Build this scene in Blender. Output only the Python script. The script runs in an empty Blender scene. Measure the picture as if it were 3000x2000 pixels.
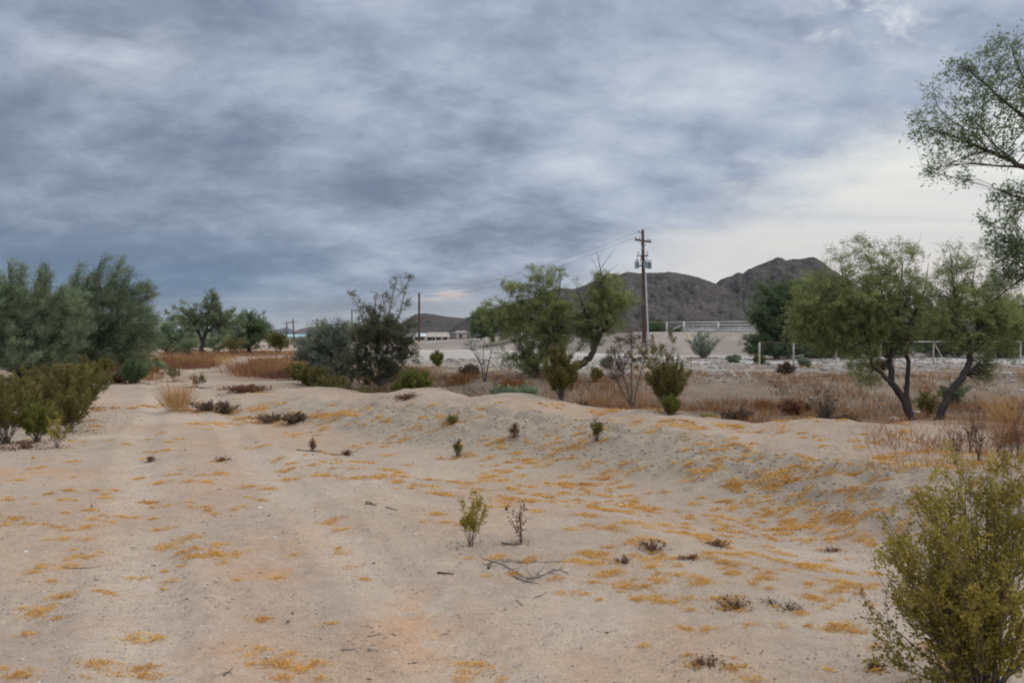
import bpy, math, random
import numpy as np

S = bpy.context.scene
COL = S.collection
F = 2667.0            # focal length in photo pixels (3000 wide)
HZ = 985.0            # horizon row in the photograph
CH = 1.6              # eye height

# ---------------------------------------------------------------- camera
cam_d = bpy.data.cameras.new("camera")
cam = bpy.data.objects.new("camera", cam_d)
COL.objects.link(cam)
cam.location = (0, 0, CH)
cam.rotation_euler = (math.radians(90) - math.atan(15 / F), 0, 0)
cam_d.lens = 32.0
cam_d.sensor_width = 36.0
cam_d.clip_start = 0.05
cam_d.clip_end = 20000
S.camera = cam

# ---------------------------------------------------------------- exposure
S.view_settings.view_transform = 'Standard'
S.view_settings.look = 'None'
S.view_settings.gamma = 1.0
S.view_settings.use_curve_mapping = False
S.view_settings.exposure = 0.0
S.cycles.max_bounces = 5
S.cycles.diffuse_bounces = 3
S.cycles.glossy_bounces = 2
S.cycles.transmission_bounces = 3
S.cycles.transparent_max_bounces = 8
S.cycles.use_denoising = True
S.cycles.filter_width = 2.0

# ---------------------------------------------------------------- sun (veiled, from the right)
SUN_EL, SUN_AZ = math.radians(38), math.radians(62)       # azimuth from +Y towards +X
sd = bpy.data.lights.new("sun", 'SUN')
sd.energy = 1.0
sd.angle = math.radians(28)
sd.color = (1.0, 0.90, 0.80)
sun = bpy.data.objects.new("sun", sd)
COL.objects.link(sun)
sun.rotation_euler = (math.radians(90) - SUN_EL, 0, -SUN_AZ + math.pi)
sun.location = (30, 20, 40)

# ---------------------------------------------------------------- world: Nishita sky behind a procedural cloud deck
class NG:
    """tiny node-graph helper"""
    def __init__(s, nt): s.nt = nt
    def n(s, t, **k):
        nd = s.nt.nodes.new(t)
        for a, v in k.items(): setattr(nd, a, v)
        return nd
    def put(s, nd, i, v):
        if isinstance(v, bpy.types.NodeSocket): s.nt.links.new(v, nd.inputs[i])
        else: nd.inputs[i].default_value = v
    def m(s, op, a, b=0.0, c=None, clamp=False):
        nd = s.n('ShaderNodeMath', operation=op); nd.use_clamp = clamp
        s.put(nd, 0, a); s.put(nd, 1, b)
        if c is not None: s.put(nd, 2, c)
        return nd.outputs[0]
    def ss(s, v, a, b, lo=0.0, hi=1.0):
        nd = s.n('ShaderNodeMapRange', interpolation_type='SMOOTHSTEP')
        for i, q in enumerate((v, a, b, lo, hi)): s.put(nd, i, q)
        return nd.outputs[0]
    def lin(s, v, a, b, lo=0.0, hi=1.0):
        nd = s.n('ShaderNodeMapRange')
        for i, q in enumerate((v, a, b, lo, hi)): s.put(nd, i, q)
        return nd.outputs[0]
    def mix(s, f, a, b, bt='MIX'):
        nd = s.n('ShaderNodeMix', data_type='RGBA', blend_type=bt)
        s.put(nd, 0, f); s.put(nd, 6, a); s.put(nd, 7, b)
        return nd.outputs[2]
    def noise(s, vec, scale, det=4, rough=0.55, dist=0.0, lac=2.0):
        nd = s.n('ShaderNodeTexNoise')
        s.put(nd, 'Vector', vec); nd.inputs['Scale'].default_value = scale
        nd.inputs['Detail'].default_value = det; nd.inputs['Roughness'].default_value = rough
        nd.inputs['Distortion'].default_value = dist; nd.inputs['Lacunarity'].default_value = lac
        return nd.outputs[0]
    def ramp(s, v, stops, mode='LINEAR'):
        nd = s.n('ShaderNodeValToRGB'); s.put(nd, 0, v)
        cr = nd.color_ramp; cr.interpolation = mode
        while len(cr.elements) < len(stops): cr.elements.new(0.5)
        for e, (p, c) in zip(cr.elements, stops):
            e.position = p; e.color = (*c, 1) if len(c) == 3 else c
        return nd.outputs[0]

world = bpy.data.worlds.new("World")
S.world = world
world.use_nodes = True
world.cycles.sampling_method = 'MANUAL'
world.cycles.sample_map_resolution = 1024
g = NG(world.node_tree)
world.node_tree.nodes.clear()
tc = g.n('ShaderNodeTexCoord')
nrm = g.n('ShaderNodeVectorMath', operation='NORMALIZE'); g.put(nrm, 0, tc.outputs['Generated'])
sep = g.n('ShaderNodeSeparateXYZ'); g.put(sep, 0, nrm.outputs[0])
X, Y, Z = sep.outputs
zc = g.m('MAXIMUM', Z, 0.0)
ypos = g.m('MAXIMUM', Y, 0.05)
U = g.m('DIVIDE', X, ypos)          # horizontal slope of the direction
V = g.m('DIVIDE', Z, ypos)          # vertical slope
zd = g.m('ADD', zc, 0.36)
cx = g.m('DIVIDE', X, zd); cy = g.m('DIVIDE', Y, zd)
cv = g.n('ShaderNodeCombineXYZ'); g.put(cv, 0, cx); g.put(cv, 1, cy)
# drift the deck a little so streaks run slightly diagonal
mp = g.n('ShaderNodeMapping'); g.put(mp, 0, cv.outputs[0])
mp.inputs['Rotation'].default_value = (0, 0, math.radians(-14)); mp.inputs['Location'].default_value = (3.7, 1.9, 0)
mp.inputs['Scale'].default_value = (0.85, 1.0, 1.0)
CV = mp.outputs[0]
n1 = g.noise(CV, 2.5, 9, 0.55, 0.15)
n2 = g.noise(CV, 7.2, 9, 0.60, 0.25)
n3 = g.noise(CV, 1.3, 3, 0.5, 0.2)
dens = g.m('ADD', g.m('MULTIPLY', n1, 0.62), g.m('ADD', g.m('MULTIPLY', n2, 0.34), g.m('MULTIPLY', n3, 0.14)))
# brighter towards the right and aloft, heavier low on the left
bias = g.m('ADD', g.m('ADD', g.m('MULTIPLY', g.lin(X, -0.45, 0.45, -1, 1), 0.070), -0.004), g.m('MULTIPLY', g.lin(zc, 0.0, 0.36, -1, 1), 0.025))
lum = g.m('ADD', g.m('MULTIPLY_ADD', g.m('ADD', dens, bias), 1.10, -0.046), 0.0)
cloud = g.ramp(lum, [(0.40, (0.172, 0.212, 0.300)), (0.47, (0.232, 0.278, 0.372)), (0.535, (0.305, 0.358, 0.470)),
                     (0.60, (0.410, 0.470, 0.585)), (0.68, (0.52, 0.58, 0.67)), (0.78, (0.68, 0.73, 0.80))], 'B_SPLINE')
# a blue rain band low on the left
lowl = g.m('MULTIPLY', g.ss(V, 0.155, 0.045), g.ss(U, -0.02, -0.36))
lowl = g.m('MULTIPLY', lowl, g.ss(V, 0.004, 0.045))
cloud = g.mix(g.m('MULTIPLY', lowl, 0.62), cloud, (0.125, 0.215, 0.345, 1))
# streaky pale gap just above the horizon
nstr = g.n('ShaderNodeCombineXYZ'); g.put(nstr, 0, g.m('MULTIPLY', U, 3.0)); g.put(nstr, 1, g.m('MULTIPLY', V, 38.0))
st = g.noise(nstr.outputs[0], 1.3, 4, 0.55, 0.3)
gap = g.m('MULTIPLY', g.ss(V, 0.058, 0.020), g.lin(st, 0.30, 0.62, 0.25, 1.0), clamp=True)
cloud = g.mix(g.m('MULTIPLY', gap, 0.8), cloud, g.mix(g.ss(U, -0.5, 0.2), (0.34, 0.40, 0.46, 1), (0.50, 0.50, 0.50, 1)))
# clear luminous opening low on the right, with a ragged upper edge
line = g.m('ADD', g.lin(U, 0.06, 0.62, 0.062, 0.305), g.m('MULTIPLY', g.m('SUBTRACT', g.noise(CV, 4.2, 8, 0.62, 0.2), 0.5), 0.16))
opening = g.ss(g.m('SUBTRACT', line, V), -0.050, 0.048)
opening = g.m('MULTIPLY', opening, g.ss(U, 0.00, 0.24))
wisps = g.lin(g.noise(nstr.outputs[0], 0.55, 4, 0.5, 0.6), 0.38, 0.66, 1.0, 0.62)
clear = g.ramp(g.lin(V, 0.03, 0.22), [(0.0, (0.72, 0.66, 0.64)), (0.35, (0.72, 0.70, 0.69)), (0.8, (0.84, 0.84, 0.79)), (1.0, (0.88, 0.875, 0.82))])
cloud = g.mix(g.m('MULTIPLY', opening, wisps), cloud, clear)
# torn bright wisps high on the right
def blob(u, v, ru, rv):
    a = g.m('POWER', g.m('DIVIDE', g.m('SUBTRACT', U, u), ru), 2.0)
    b = g.m('POWER', g.m('DIVIDE', g.m('SUBTRACT', V, v), rv), 2.0)
    return g.m('EXPONENT', g.m('MULTIPLY', g.m('ADD', a, b), -1.0), 0.0)
tw = g.ss(g.noise(CV, 13.0, 8, 0.66, 0.5), 0.44, 0.70)
cloud = g.mix(g.m('MULTIPLY', g.m('MULTIPLY', blob(0.385, 0.345, 0.085, 0.032), tw), 0.85, clamp=True), cloud, (0.86, 0.88, 0.90, 1))
for (pu, pv, ru, rv, k, c) in ((1330, 862, 48, 9, .85, (0.74, 0.60, 0.50, 1)), (1270, 878, 60, 6, .55, (0.70, 0.60, 0.54, 1)),
                               (780, 876, 130, 7, .5, (0.42, 0.48, 0.52, 1)),
                               (960, 445, 150, 55, .45, (0.52, 0.60, 0.71, 1)), (300, 170, 280, 100, .85, (0.55, 0.61, 0.70, 1)),
                               (820, 585, 160, 40, .26, (0.46, 0.53, 0.62, 1)), (1850, 380, 260, 50, -.0, (0.3, 0.33, 0.42, 1))):
    if k > 0:
        e = blob((pu - 1500) / F, (HZ - pv) / F, ru / F, rv / F)
        cloud = g.mix(g.m('MULTIPLY', g.m('MULTIPLY', e, k), g.lin(n2, 0.35, 0.6, 0.4, 1.15), clamp=True), cloud, c)
# sky scaled brighter overhead and behind the viewer, unseen, to light the ground
up = g.ss(Z, 0.36, 0.80, 1.0, 2.25)
back = g.ss(Y, 0.45, -0.5, 1.0, 1.7)
sc_ = g.m('MULTIPLY', up, back)
sc_ = g.m('MINIMUM', sc_, 2.6)
vm = g.n('ShaderNodeVectorMath', operation='SCALE'); g.put(vm, 0, cloud); g.put(vm, 'Scale', sc_)
warm = g.mix(g.ss(Z, 0.36, 0.8), (1, 1, 1, 1), (1.12, 1.0, 0.84, 1))
vm2 = g.n('ShaderNodeVectorMath', operation='MULTIPLY'); g.put(vm2, 0, vm.outputs[0]); g.put(vm2, 1, warm)
bgc = g.n('ShaderNodeBackground'); g.put(bgc, 0, vm2.outputs[0]); bgc.inputs[1].default_value = 1.0
sky = g.n('ShaderNodeTexSky', sky_type='NISHITA')
sky.sun_disc = False; sky.sun_elevation = SUN_EL; sky.sun_rotation = SUN_AZ
bgs = g.n('ShaderNodeBackground'); g.put(bgs, 0, sky.outputs[0]); bgs.inputs[1].default_value = 0.08
mx = g.n('ShaderNodeMixShader'); mx.inputs[0].default_value = 0.93
g.nt.links.new(bgs.outputs[0], mx.inputs[1]); g.nt.links.new(bgc.outputs[0], mx.inputs[2])
wo = g.n('ShaderNodeOutputWorld'); g.nt.links.new(mx.outputs[0], wo.inputs[0])

# ---------------------------------------------------------------- numeric helpers
def _h(ix, iy, seed):
    a = (ix.astype(np.int64) * 374761393 + iy.astype(np.int64) * 668265263 + seed * 1274126177) & 0x7fffffff
    a = ((a ^ (a >> 13)) * 1274126177) & 0x7fffffff
    a = (a ^ (a >> 16)) & 0xffff
    return a / 65535.0
def vn(x, y, seed=0):
    x = np.asarray(x, float); y = np.asarray(y, float)
    ix = np.floor(x); iy = np.floor(y); fx = x - ix; fy = y - iy
    fx = fx * fx * fx * (fx * (fx * 6 - 15) + 10); fy = fy * fy * fy * (fy * (fy * 6 - 15) + 10)
    a = _h(ix, iy, seed); b = _h(ix + 1, iy, seed); c = _h(ix, iy + 1, seed); d = _h(ix + 1, iy + 1, seed)
    return (a * (1 - fx) + b * fx) * (1 - fy) + (c * (1 - fx) + d * fx) * fy
def fbm(x, y, seed=0, o=4, g_=0.5):
    t = 0; a = 1; w = 0
    for i in range(o):
        t = t + a * vn(x * 2 ** i + 17.3 * i, y * 2 ** i - 9.1 * i, seed + i); w += a; a *= g_
    return t / w
def sst(a, b, v):
    t = np.clip((v - a) / (b - a), 0, 1); return t * t * (3 - 2 * t)

# ---------------------------------------------------------------- terrain
NX = np.array([-14, -6, -3.4, -2, 1.05, 2.6, 3.5, 4.5, 6, 10, 40]); NY = np.array([26, 22, 19.2, 17.2, 14.0, 11.5, 9.4, 8.0, 6.6, 4, -4])
FX = np.array([-14, -6, -2, 0, 2.2, 3.8, 5.0, 6.2, 10, 40]); FY = np.array([29, 25, 20.5, 18.5, 16.2, 14.4, 13.4, 12.2, 9.5, 2])
def H(x, y, fine=True):
    x = np.asarray(x, float); y = np.asarray(y, float)
    wob = (vn(x * 0.6, y * 0.6, 5) - 0.5) * 0.9
    yn = np.interp(x, NX, NY) + wob; yf = np.interp(x, FX, FY) + (vn(x * 0.45, y * 0.2, 9) - 0.5) * 1.6
    fade = sst(-8.5, -3.0, x)
    # hollow in front of the berm, then the berm itself
    hol = -0.14 * sst(-6.5, -3.8, y - yn) * sst(-.6, -3.0, y - yn)
    crest = 0.35 + 0.12 * (vn(x * 0.55, y * 0.3, 21) - 0.5) * 2 + 0.10 * (vn(x * 1.3, y * 1.1, 22) - .5)
    up_ = sst(-3.6, 0.7, y - yn)
    down = sst(0.0, 4.2, y - yf)
    z = fade * (hol + crest * up_ * (1 - down) - 0.72 * down * sst(34, 29, y))
    # far bank, caliche flat, embankment
    bank = sst(27, 36, y)
    z = z + fade * (0.06 * bank)
    z = z + 0.14 * sst(34, 55, y) * fade
    pl = np.interp(x, [-60, -22, -6, 11, 14, 100], [0.25, 0.35, 1.15, 1.75, 1.85, 1.9])
    a0 = np.interp(x, [-6, 11, 20, 60], [103, 62, 61, 61]); a1 = np.interp(x, [-6, 11, 20, 60], [132, 95, 95, 95])
    t = np.clip((y - a0) / (a1 - a0), 0, 1)
    z = z + pl * t * t * (3 - 2 * t)
    z = z + 0.12 * (fbm(x * 0.11, y * 0.11, 3, 3) - 0.5) + 0.10 * (fbm(x * .4, y * .4, 4, 3) - .5) * sst(4, 9, y)
    if fine:
        r = np.hypot(x, y)
        z = z + 0.050 * (fbm(x * 0.9, y * 0.9, 31, 3) - 0.5)
        bermf = fade * up_ * (1 - 0.5 * down)
        rough = 0.60 + 2.1 * bermf * sst(2.2, -0.6, y - yn) + 0.6 * bermf
        z = z + 0.060 * (fbm(x * 3.2, y * 3.2, 41, 3) - 0.5) * rough
        z = z - 0.11 * np.abs(2 * fbm(x * 1.9 + y * .75, (y - x * .4) * .35, 55, 3) - 1) ** .7 * bermf * sst(2.0, -0.3, y - yn)
        z = z + 0.012 * (vn(x * 17, y * 17, 51) - 0.5) * sst(18, 6, r)
        z = z + 0.10 * (fbm(x * 1.6, y * 1.6, 61, 3) - 0.5) * bank * sst(60, 45, y) * fade
    # faint wheel tracks down the road on the left
    for off in (-1.50, 0.05):
        tx = 1.30 - 0.385 * y + off + .12 * np.sin(y * .35)
        z = z + (0.018 * np.exp(-((np.abs(x - tx) - .34) / 0.12) ** 2) - 0.034 * np.exp(-((x - tx) / 0.24) ** 2)) * sst(60, 25, y) * (.5 + vn(x * .3, y * .35, 88))
    return z

def ray(px, py):
    a = math.atan(15 / F)
    vx = (np.asarray(px, float) - 1500) / F; vz = -(np.asarray(py, float) - 1000) / F
    dy = math.cos(a) + vz * math.sin(a); dz = vz * math.cos(a) - math.sin(a)
    return vx / dy, dz / dy                      # slopes per metre of Y
_DS = np.geomspace(2.2, 300, 700)
def hit(px, py):
    """where the sight line through photo pixel (px,py) meets the ground"""
    px = np.atleast_1d(np.asarray(px, float)); py = np.atleast_1d(np.asarray(py, float))
    out = np.zeros((len(px), 3))
    for s in range(0, len(px), 400):
        sx, sz = ray(px[s:s+400], py[s:s+400])
        gx = sx[:, None] * _DS; gz = CH + sz[:, None] * _DS
        under = gz < H(gx, np.broadcast_to(_DS, gx.shape), False)
        i = np.argmax(under, 1); i[~under.any(1)] = len(_DS) - 1
        D = _DS[i]
        x = sx * D
        out[s:s+400] = np.stack([x, D, H(x, D)], 1)
    return out
def Wp(px, py, D):
    sx, sz = ray(px, py)
    return np.array([sx * D, D, CH + sz * D])
def gnd(px, D):
    sx, _ = ray(px, 985); x = float(sx * D)
    return np.array([x, D, float(H(x, D))])

# ---------------------------------------------------------------- mesh accumulation
class MB:
    def __init__(s): s.v = []; s.f = []; s.t = []; s.n = 0
    def add(s, v, f, tone=0.5):
        v = np.asarray(v, float).reshape(-1, 3); f = np.asarray(f, np.int64).reshape(-1, 4)
        s.v.append(v); s.f.append(f + s.n)
        s.t.append(np.broadcast_to(np.asarray(tone, float), (len(v),)).copy()); s.n += len(v)
    def build(s, name, mat, parent=None, org=(0, 0, 0), smooth=True):
        v = np.concatenate(s.v) - np.asarray(org); f = np.concatenate(s.f); t = np.concatenate(s.t)
        me = bpy.data.meshes.new(name)
        me.vertices.add(len(v)); me.vertices.foreach_set('co', v.astype(np.float32).ravel())
        tri = f[:, 3] == f[:, 2]
        lt = np.where(tri, 3, 4); ls = np.concatenate([[0], np.cumsum(lt)[:-1]])
        me.loops.add(int(lt.sum())); me.polygons.add(len(f))
        if tri.any():
            keep = np.ones(f.shape, bool); keep[tri, 3] = False
            li = f[keep]
        else: li = f.ravel()
        me.loops.foreach_set('vertex_index', li.astype(np.int32))
        me.polygons.foreach_set('loop_start', ls.astype(np.int32))
        try: me.polygons.foreach_set('loop_total', lt.astype(np.int32))
        except Exception: pass
        me.polygons.foreach_set('use_smooth', np.full(len(f), smooth))
        a = me.attributes.new('tone', 'FLOAT', 'POINT'); a.data.foreach_set('value', t.astype(np.float32))
        me.update(calc_edges=True)
        me.materials.append(mat)
        o = bpy.data.objects.new(name, me); COL.objects.link(o)
        if parent is not None: o.parent = parent
        else: o.location = org
        return o
    # -- shapes
    def tubes(s, P, R, sides=5, tone=0.5):
        P = np.asarray(P, float); R = np.asarray(R, float)
        if P.ndim == 2: P = P[None]; R = R[None]
        B, n, _ = P.shape
        T = np.gradient(P, axis=1); T /= np.linalg.norm(T, axis=2, keepdims=True) + 1e-9
        up = np.zeros_like(T); up[..., 0] = 0.31; up[..., 1] = 0.87; up[..., 2] = 0.11
        A = np.cross(T, up); A /= np.linalg.norm(A, axis=2, keepdims=True) + 1e-9
        Bn = np.cross(T, A)
        th = np.arange(sides) * 2 * math.pi / sides
        V = P[:, :, None] + R[:, :, None, None] * (A[:, :, None] * np.cos(th)[:, None] + Bn[:, :, None] * np.sin(th)[:, None])
        idx = np.arange(B * n * sides).reshape(B, n, sides)
        a = idx[:, :-1]; b = idx[:, 1:]
        f = np.stack([a, np.roll(a, -1, 2), np.roll(b, -1, 2), b], -1)
        s.add(V.reshape(-1, 3), f.reshape(-1, 4), tone)
    def leaves(s, P, Dr, L, W, tone, rng):
        P = np.asarray(P); N = len(P)
        Dr = Dr / (np.linalg.norm(Dr, axis=1, keepdims=True) + 1e-9)
        q = rng.normal(size=(N, 3)); sd_ = np.cross(Dr, q); sd_ /= np.linalg.norm(sd_, axis=1, keepdims=True) + 1e-9
        L = np.broadcast_to(L, (N,))[:, None]; W = np.broadcast_to(W, (N,))[:, None]
        V = np.stack([P, P + Dr * L * .45 + sd_ * W * .5, P + Dr * L, P + Dr * L * .45 - sd_ * W * .5], 1)
        f = np.arange(N * 4).reshape(N, 4)
        s.add(V.reshape(-1, 3), f, np.repeat(np.broadcast_to(tone, (N,)), 4))
    def box(s, c, h, rz=0.0, tone=0.5, bev=0.0, taper=1.0, shear=(0, 0)):
        c = np.asarray(c, float); hx, hy, hz = h
        if bev > 0:
            ring = []
            for sx_, sy_ in ((-1, -1), (1, -1), (1, 1), (-1, 1)):
                ring.append((sx_ * hx, sy_ * (hy - bev)) if sx_ * sy_ > 0 else (sx_ * (hx - bev), sy_ * hy))
                ring.append((sx_ * (hx - bev), sy_ * hy) if sx_ * sy_ > 0 else (sx_ * hx, sy_ * (hy - bev)))
        else: ring = [(-hx, -hy), (hx, -hy), (hx, hy), (-hx, hy)]
        ring = np.array(ring); n = len(ring)
        lv = [(-hz, 1.0), (hz, taper)]
        V = np.concatenate([np.column_stack([ring * k, np.full(n, z)]) for z, k in lv])
        V[:, 0] += shear[0] * V[:, 2]; V[:, 1] += shear[1] * V[:, 2]
        ca, sa = math.cos(rz), math.sin(rz)
        V = np.column_stack([V[:, 0] * ca - V[:, 1] * sa, V[:, 0] * sa + V[:, 1] * ca, V[:, 2]]) + c
        f = [[i, (i + 1) % n, n + (i + 1) % n, n + i] for i in range(n)]
        if n == 4: f += [[3, 2, 1, 0], [4, 5, 6, 7]]
        else:
            for o_, rev in ((0, True), (n, False)):
                for i in range(1, n - 1, 2):
                    k = [o_, o_ + i, o_ + i + 1, o_ + min(i + 2, n - 1)]
                    if k[3] == k[2]: k = [o_, o_ + i, o_ + i + 1, o_ + i + 1]
                    f.append(k[::-1] if rev and k[3] != k[2] else k)
        s.add(V, f, tone)

def tag(o, label=None, cat=None, group=None, kind=None):
    if label: o['label'] = label
    if cat: o['category'] = cat
    if group: o['group'] = group
    if kind: o['kind'] = kind
    return o
def empty(name, loc, label=None, cat=None, group=None):
    o = bpy.data.objects.new(name, None); COL.objects.link(o); o.location = loc
    o.empty_display_size = 0.2
    return tag(o, label, cat, group)

# ---------------------------------------------------------------- materials
def mat_leaf(name, cols, trans=0.25, rough=0.6, scl=0.9):
    m = bpy.data.materials.new(name); m.use_nodes = True
    g = NG(m.node_tree); m.node_tree.nodes.clear()
    at = g.n('ShaderNodeAttribute', attribute_name='tone')
    tc = g.n('ShaderNodeTexCoord')
    nz = g.noise(tc.outputs['Object'], scl, 3, 0.5)
    v = g.m('ADD', g.m('MULTIPLY', at.outputs['Fac'], 0.62), g.m('MULTIPLY', g.lin(nz, 0.3, 0.7), 0.38))
    c = g.ramp(v, [(0.05, cols[0]), (0.45, cols[1]), (0.95, cols[2])])
    p = g.n('ShaderNodeBsdfPrincipled'); g.put(p, 'Base Color', c); p.inputs['Roughness'].default_value = rough
    p.inputs['Specular IOR Level'].default_value = 0.25
    o = g.n('ShaderNodeOutputMaterial')
    if trans > 0:
        t = g.n('ShaderNodeBsdfTranslucent'); g.put(t, 0, c)
        ms = g.n('ShaderNodeMixShader'); ms.inputs[0].default_value = trans
        g.nt.links.new(p.outputs[0], ms.inputs[1]); g.nt.links.new(t.outputs[0], ms.inputs[2]); g.nt.links.new(ms.outputs[0], o.inputs[0])
    else: g.nt.links.new(p.outputs[0], o.inputs[0])
    return m
def mat_plain(name, c0, c1, scale=4.0, rough=0.75, metal=0.0, bump=0.0, bscale=30.0, stretch=None):
    m = bpy.data.materials.new(name); m.use_nodes = True
    g = NG(m.node_tree); m.node_tree.nodes.clear()
    tc = g.n('ShaderNodeTexCoord'); vec = tc.outputs['Object']
    if stretch:
        mp = g.n('ShaderNodeMapping'); g.put(mp, 0, vec); mp.inputs['Scale'].default_value = stretch; vec = mp.outputs[0]
    c = g.mix(g.lin(g.noise(vec, scale, 6, 0.6), 0.32, 0.68), (*c0, 1), (*c1, 1))
    p = g.n('ShaderNodeBsdfPrincipled'); g.put(p, 'Base Color', c)
    p.inputs['Roughness'].default_value = rough; p.inputs['Metallic'].default_value = metal
    if bump > 0:
        b = g.n('ShaderNodeBump'); b.inputs['Strength'].default_value = bump; b.inputs['Distance'].default_value = 0.02
        g.put(b, 'Height', g.noise(vec, bscale, 4, 0.6)); g.nt.links.new(b.outputs[0], p.inputs['Normal'])
    o = g.n('ShaderNodeOutputMaterial'); g.nt.links.new(p.outputs[0], o.inputs[0])
    return m
M = {
 'creosote': mat_leaf('olive_leaves', [(0.139, 0.117, 0.028), (0.344, 0.278, 0.057), (0.615, 0.490, 0.103)], .35),
 'creosote_dark': mat_leaf('dull_olive_leaves', [(0.068, 0.063, 0.022), (0.170, 0.152, 0.045), (0.312, 0.265, 0.076)], .35),
 'creosote_green': mat_leaf('fresh_olive_leaves', [(0.069, 0.083, 0.022), (0.170, 0.182, 0.039), (0.315, 0.298, 0.065)], .35),
 'mesquite': mat_leaf('mesquite_leaves', [(.115, .135, .062), (.285, .325, .130), (.50, .52, .20)], .48),
 'mesquite_dark': mat_leaf('dark_mesquite_leaves', [(.051, .077, .045), (.128, .182, .090), (.240, .300, .128)], .35),
 'overhang': mat_leaf('grey_green_leaves', [(0.077, 0.124, 0.064), (0.192, 0.269, 0.133), (0.340, 0.421, 0.198)], .4),
 'verde': mat_leaf('blue_green_twigs', [(0.097, 0.140, 0.088), (0.251, 0.312, 0.192), (0.480, 0.540, 0.298)], .35),
 'verde_pale': mat_leaf('pale_green_twigs', [(.091, .124, .068), (.202, .240, .130), (.351, .390, .195)], .35),
 'greygreen': mat_leaf('grey_green_shrub_leaves', [(0.105, 0.132, 0.097), (0.211, 0.246, 0.176), (0.351, 0.386, 0.281)]),
 'creosote_grey': mat_leaf('grey_olive_leaves', [(.045, .050, .028), (.125, .132, .072), (.22, .22, .12)], .35),
 'brush': mat_leaf('dead_brown_twigs', [(.075, .050, .035), (.15, .10, .065), (.24, .17, .11)], 0.1),
 'straw': mat_leaf('dry_grass_blades', [(.13, .058, .030), (.29, .140, .062), (.46, .27, .12)], 0.25, scl=0.35),
 'straw_pale': mat_leaf('pale_dry_grass_blades', [(.30, .17, .075), (.50, .30, .13), (.66, .45, .22)], 0.25),
 'reddish': mat_leaf('red_brown_dry_plants', [(.09, .040, .028), (.19, .085, .05), (.30, .15, .08)], 0.15),
 'litter': mat_leaf('golden_fallen_blossoms', [(.44, .22, .055), (.72, .405, .092), (.90, .61, .20)], 0.25, scl=2.0),
 'green_bark': mat_plain('green_bark', (.050, .058, .038), (.095, .105, .070), 9, .85),
 'bark': mat_plain('dark_bark', (.035, .028, .024), (.090, .072, .060), 9, .9, 0, .6, 40, (1, 1, .3)),
 'bark_grey': mat_plain('grey_bark', (.07, .060, .052), (.15, .13, .115), 9, .9, 0, .5, 40, (1, 1, .3)),
 'twig': mat_plain('brown_grey_twig', (.085, .066, .050), (.17, .135, .105), 14, .9),
 'twig_grey': mat_plain('bleached_twig', (.16, .13, .11), (.28, .24, .21), 14, .9),
 'pole': mat_plain('creosoted_pole_wood', (.060, .030, .022), (.14, .075, .05), 6, .85, 0, .4, 30, (3, 3, .25)),
 'galv': mat_plain('galvanised_steel', (.36, .40, .41), (.50, .54, .55), 5, .5, .25),
 'tank': mat_plain('pale_blue_grey_enamel', (.24, .33, .36), (.33, .42, .45), 4, .45, .1),
 'white': mat_plain('weathered_white_paint', (.36, .34, .31), (.62, .60, .57), 3.5, .6, 0, .1),
 'white_dirty': mat_plain('rust_stained_white_pipe', (.26, .19, .14), (.56, .53, .49), 2.2, .6, 0, .1),
 'rust': mat_plain('rusted_pipe', (.20, .09, .05), (.36, .22, .14), 6, .8, 0, .2),
 'iron': mat_plain('dark_iron', (.03, .03, .035), (.06, .06, .065), 6, .6, .3),
 'porcelain': mat_plain('brown_porcelain', (.07, .04, .035), (.12, .08, .07), 6, .3),
 'wire': mat_plain('dull_wire', (.10, .10, .11), (.16, .16, .17), 6, .5, .5),
 'yellow': mat_plain('faded_yellow_strap', (.60, .46, .14), (.72, .60, .28), 6, .8),
 'rock': mat_plain('pale_caliche_rock', (.42, .38, .34), (.66, .62, .57), 6, .9, 0, .5, 18),
 'darkrock': mat_plain('grey_rubble', (.16, .14, .13), (.42, .38, .35), 5, .9, 0, .5, 18),
 'houseb': mat_plain('beige_stucco', (.36, .31, .26), (.46, .41, .35), 2, .9),
 'roofw': mat_plain('pale_metal_roof', (.50, .56, .58), (.62, .68, .70), 1.5, .6),
 'rooft': mat_plain('turquoise_metal_roof', (.25, .44, .47), (.36, .56, .58), 1.5, .6),
 'glass': mat_plain('dark_window_glass', (.02, .025, .03), (.04, .045, .05), 3, .15),
 'blued': mat_plain('pale_blue_metal_siding', (.34, .46, .50), (.44, .55, .58), 2, .6),
 'green': mat_plain('green_decal_paint', (.04, .20, .11), (.06, .28, .15), 8, .5),
}
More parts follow.
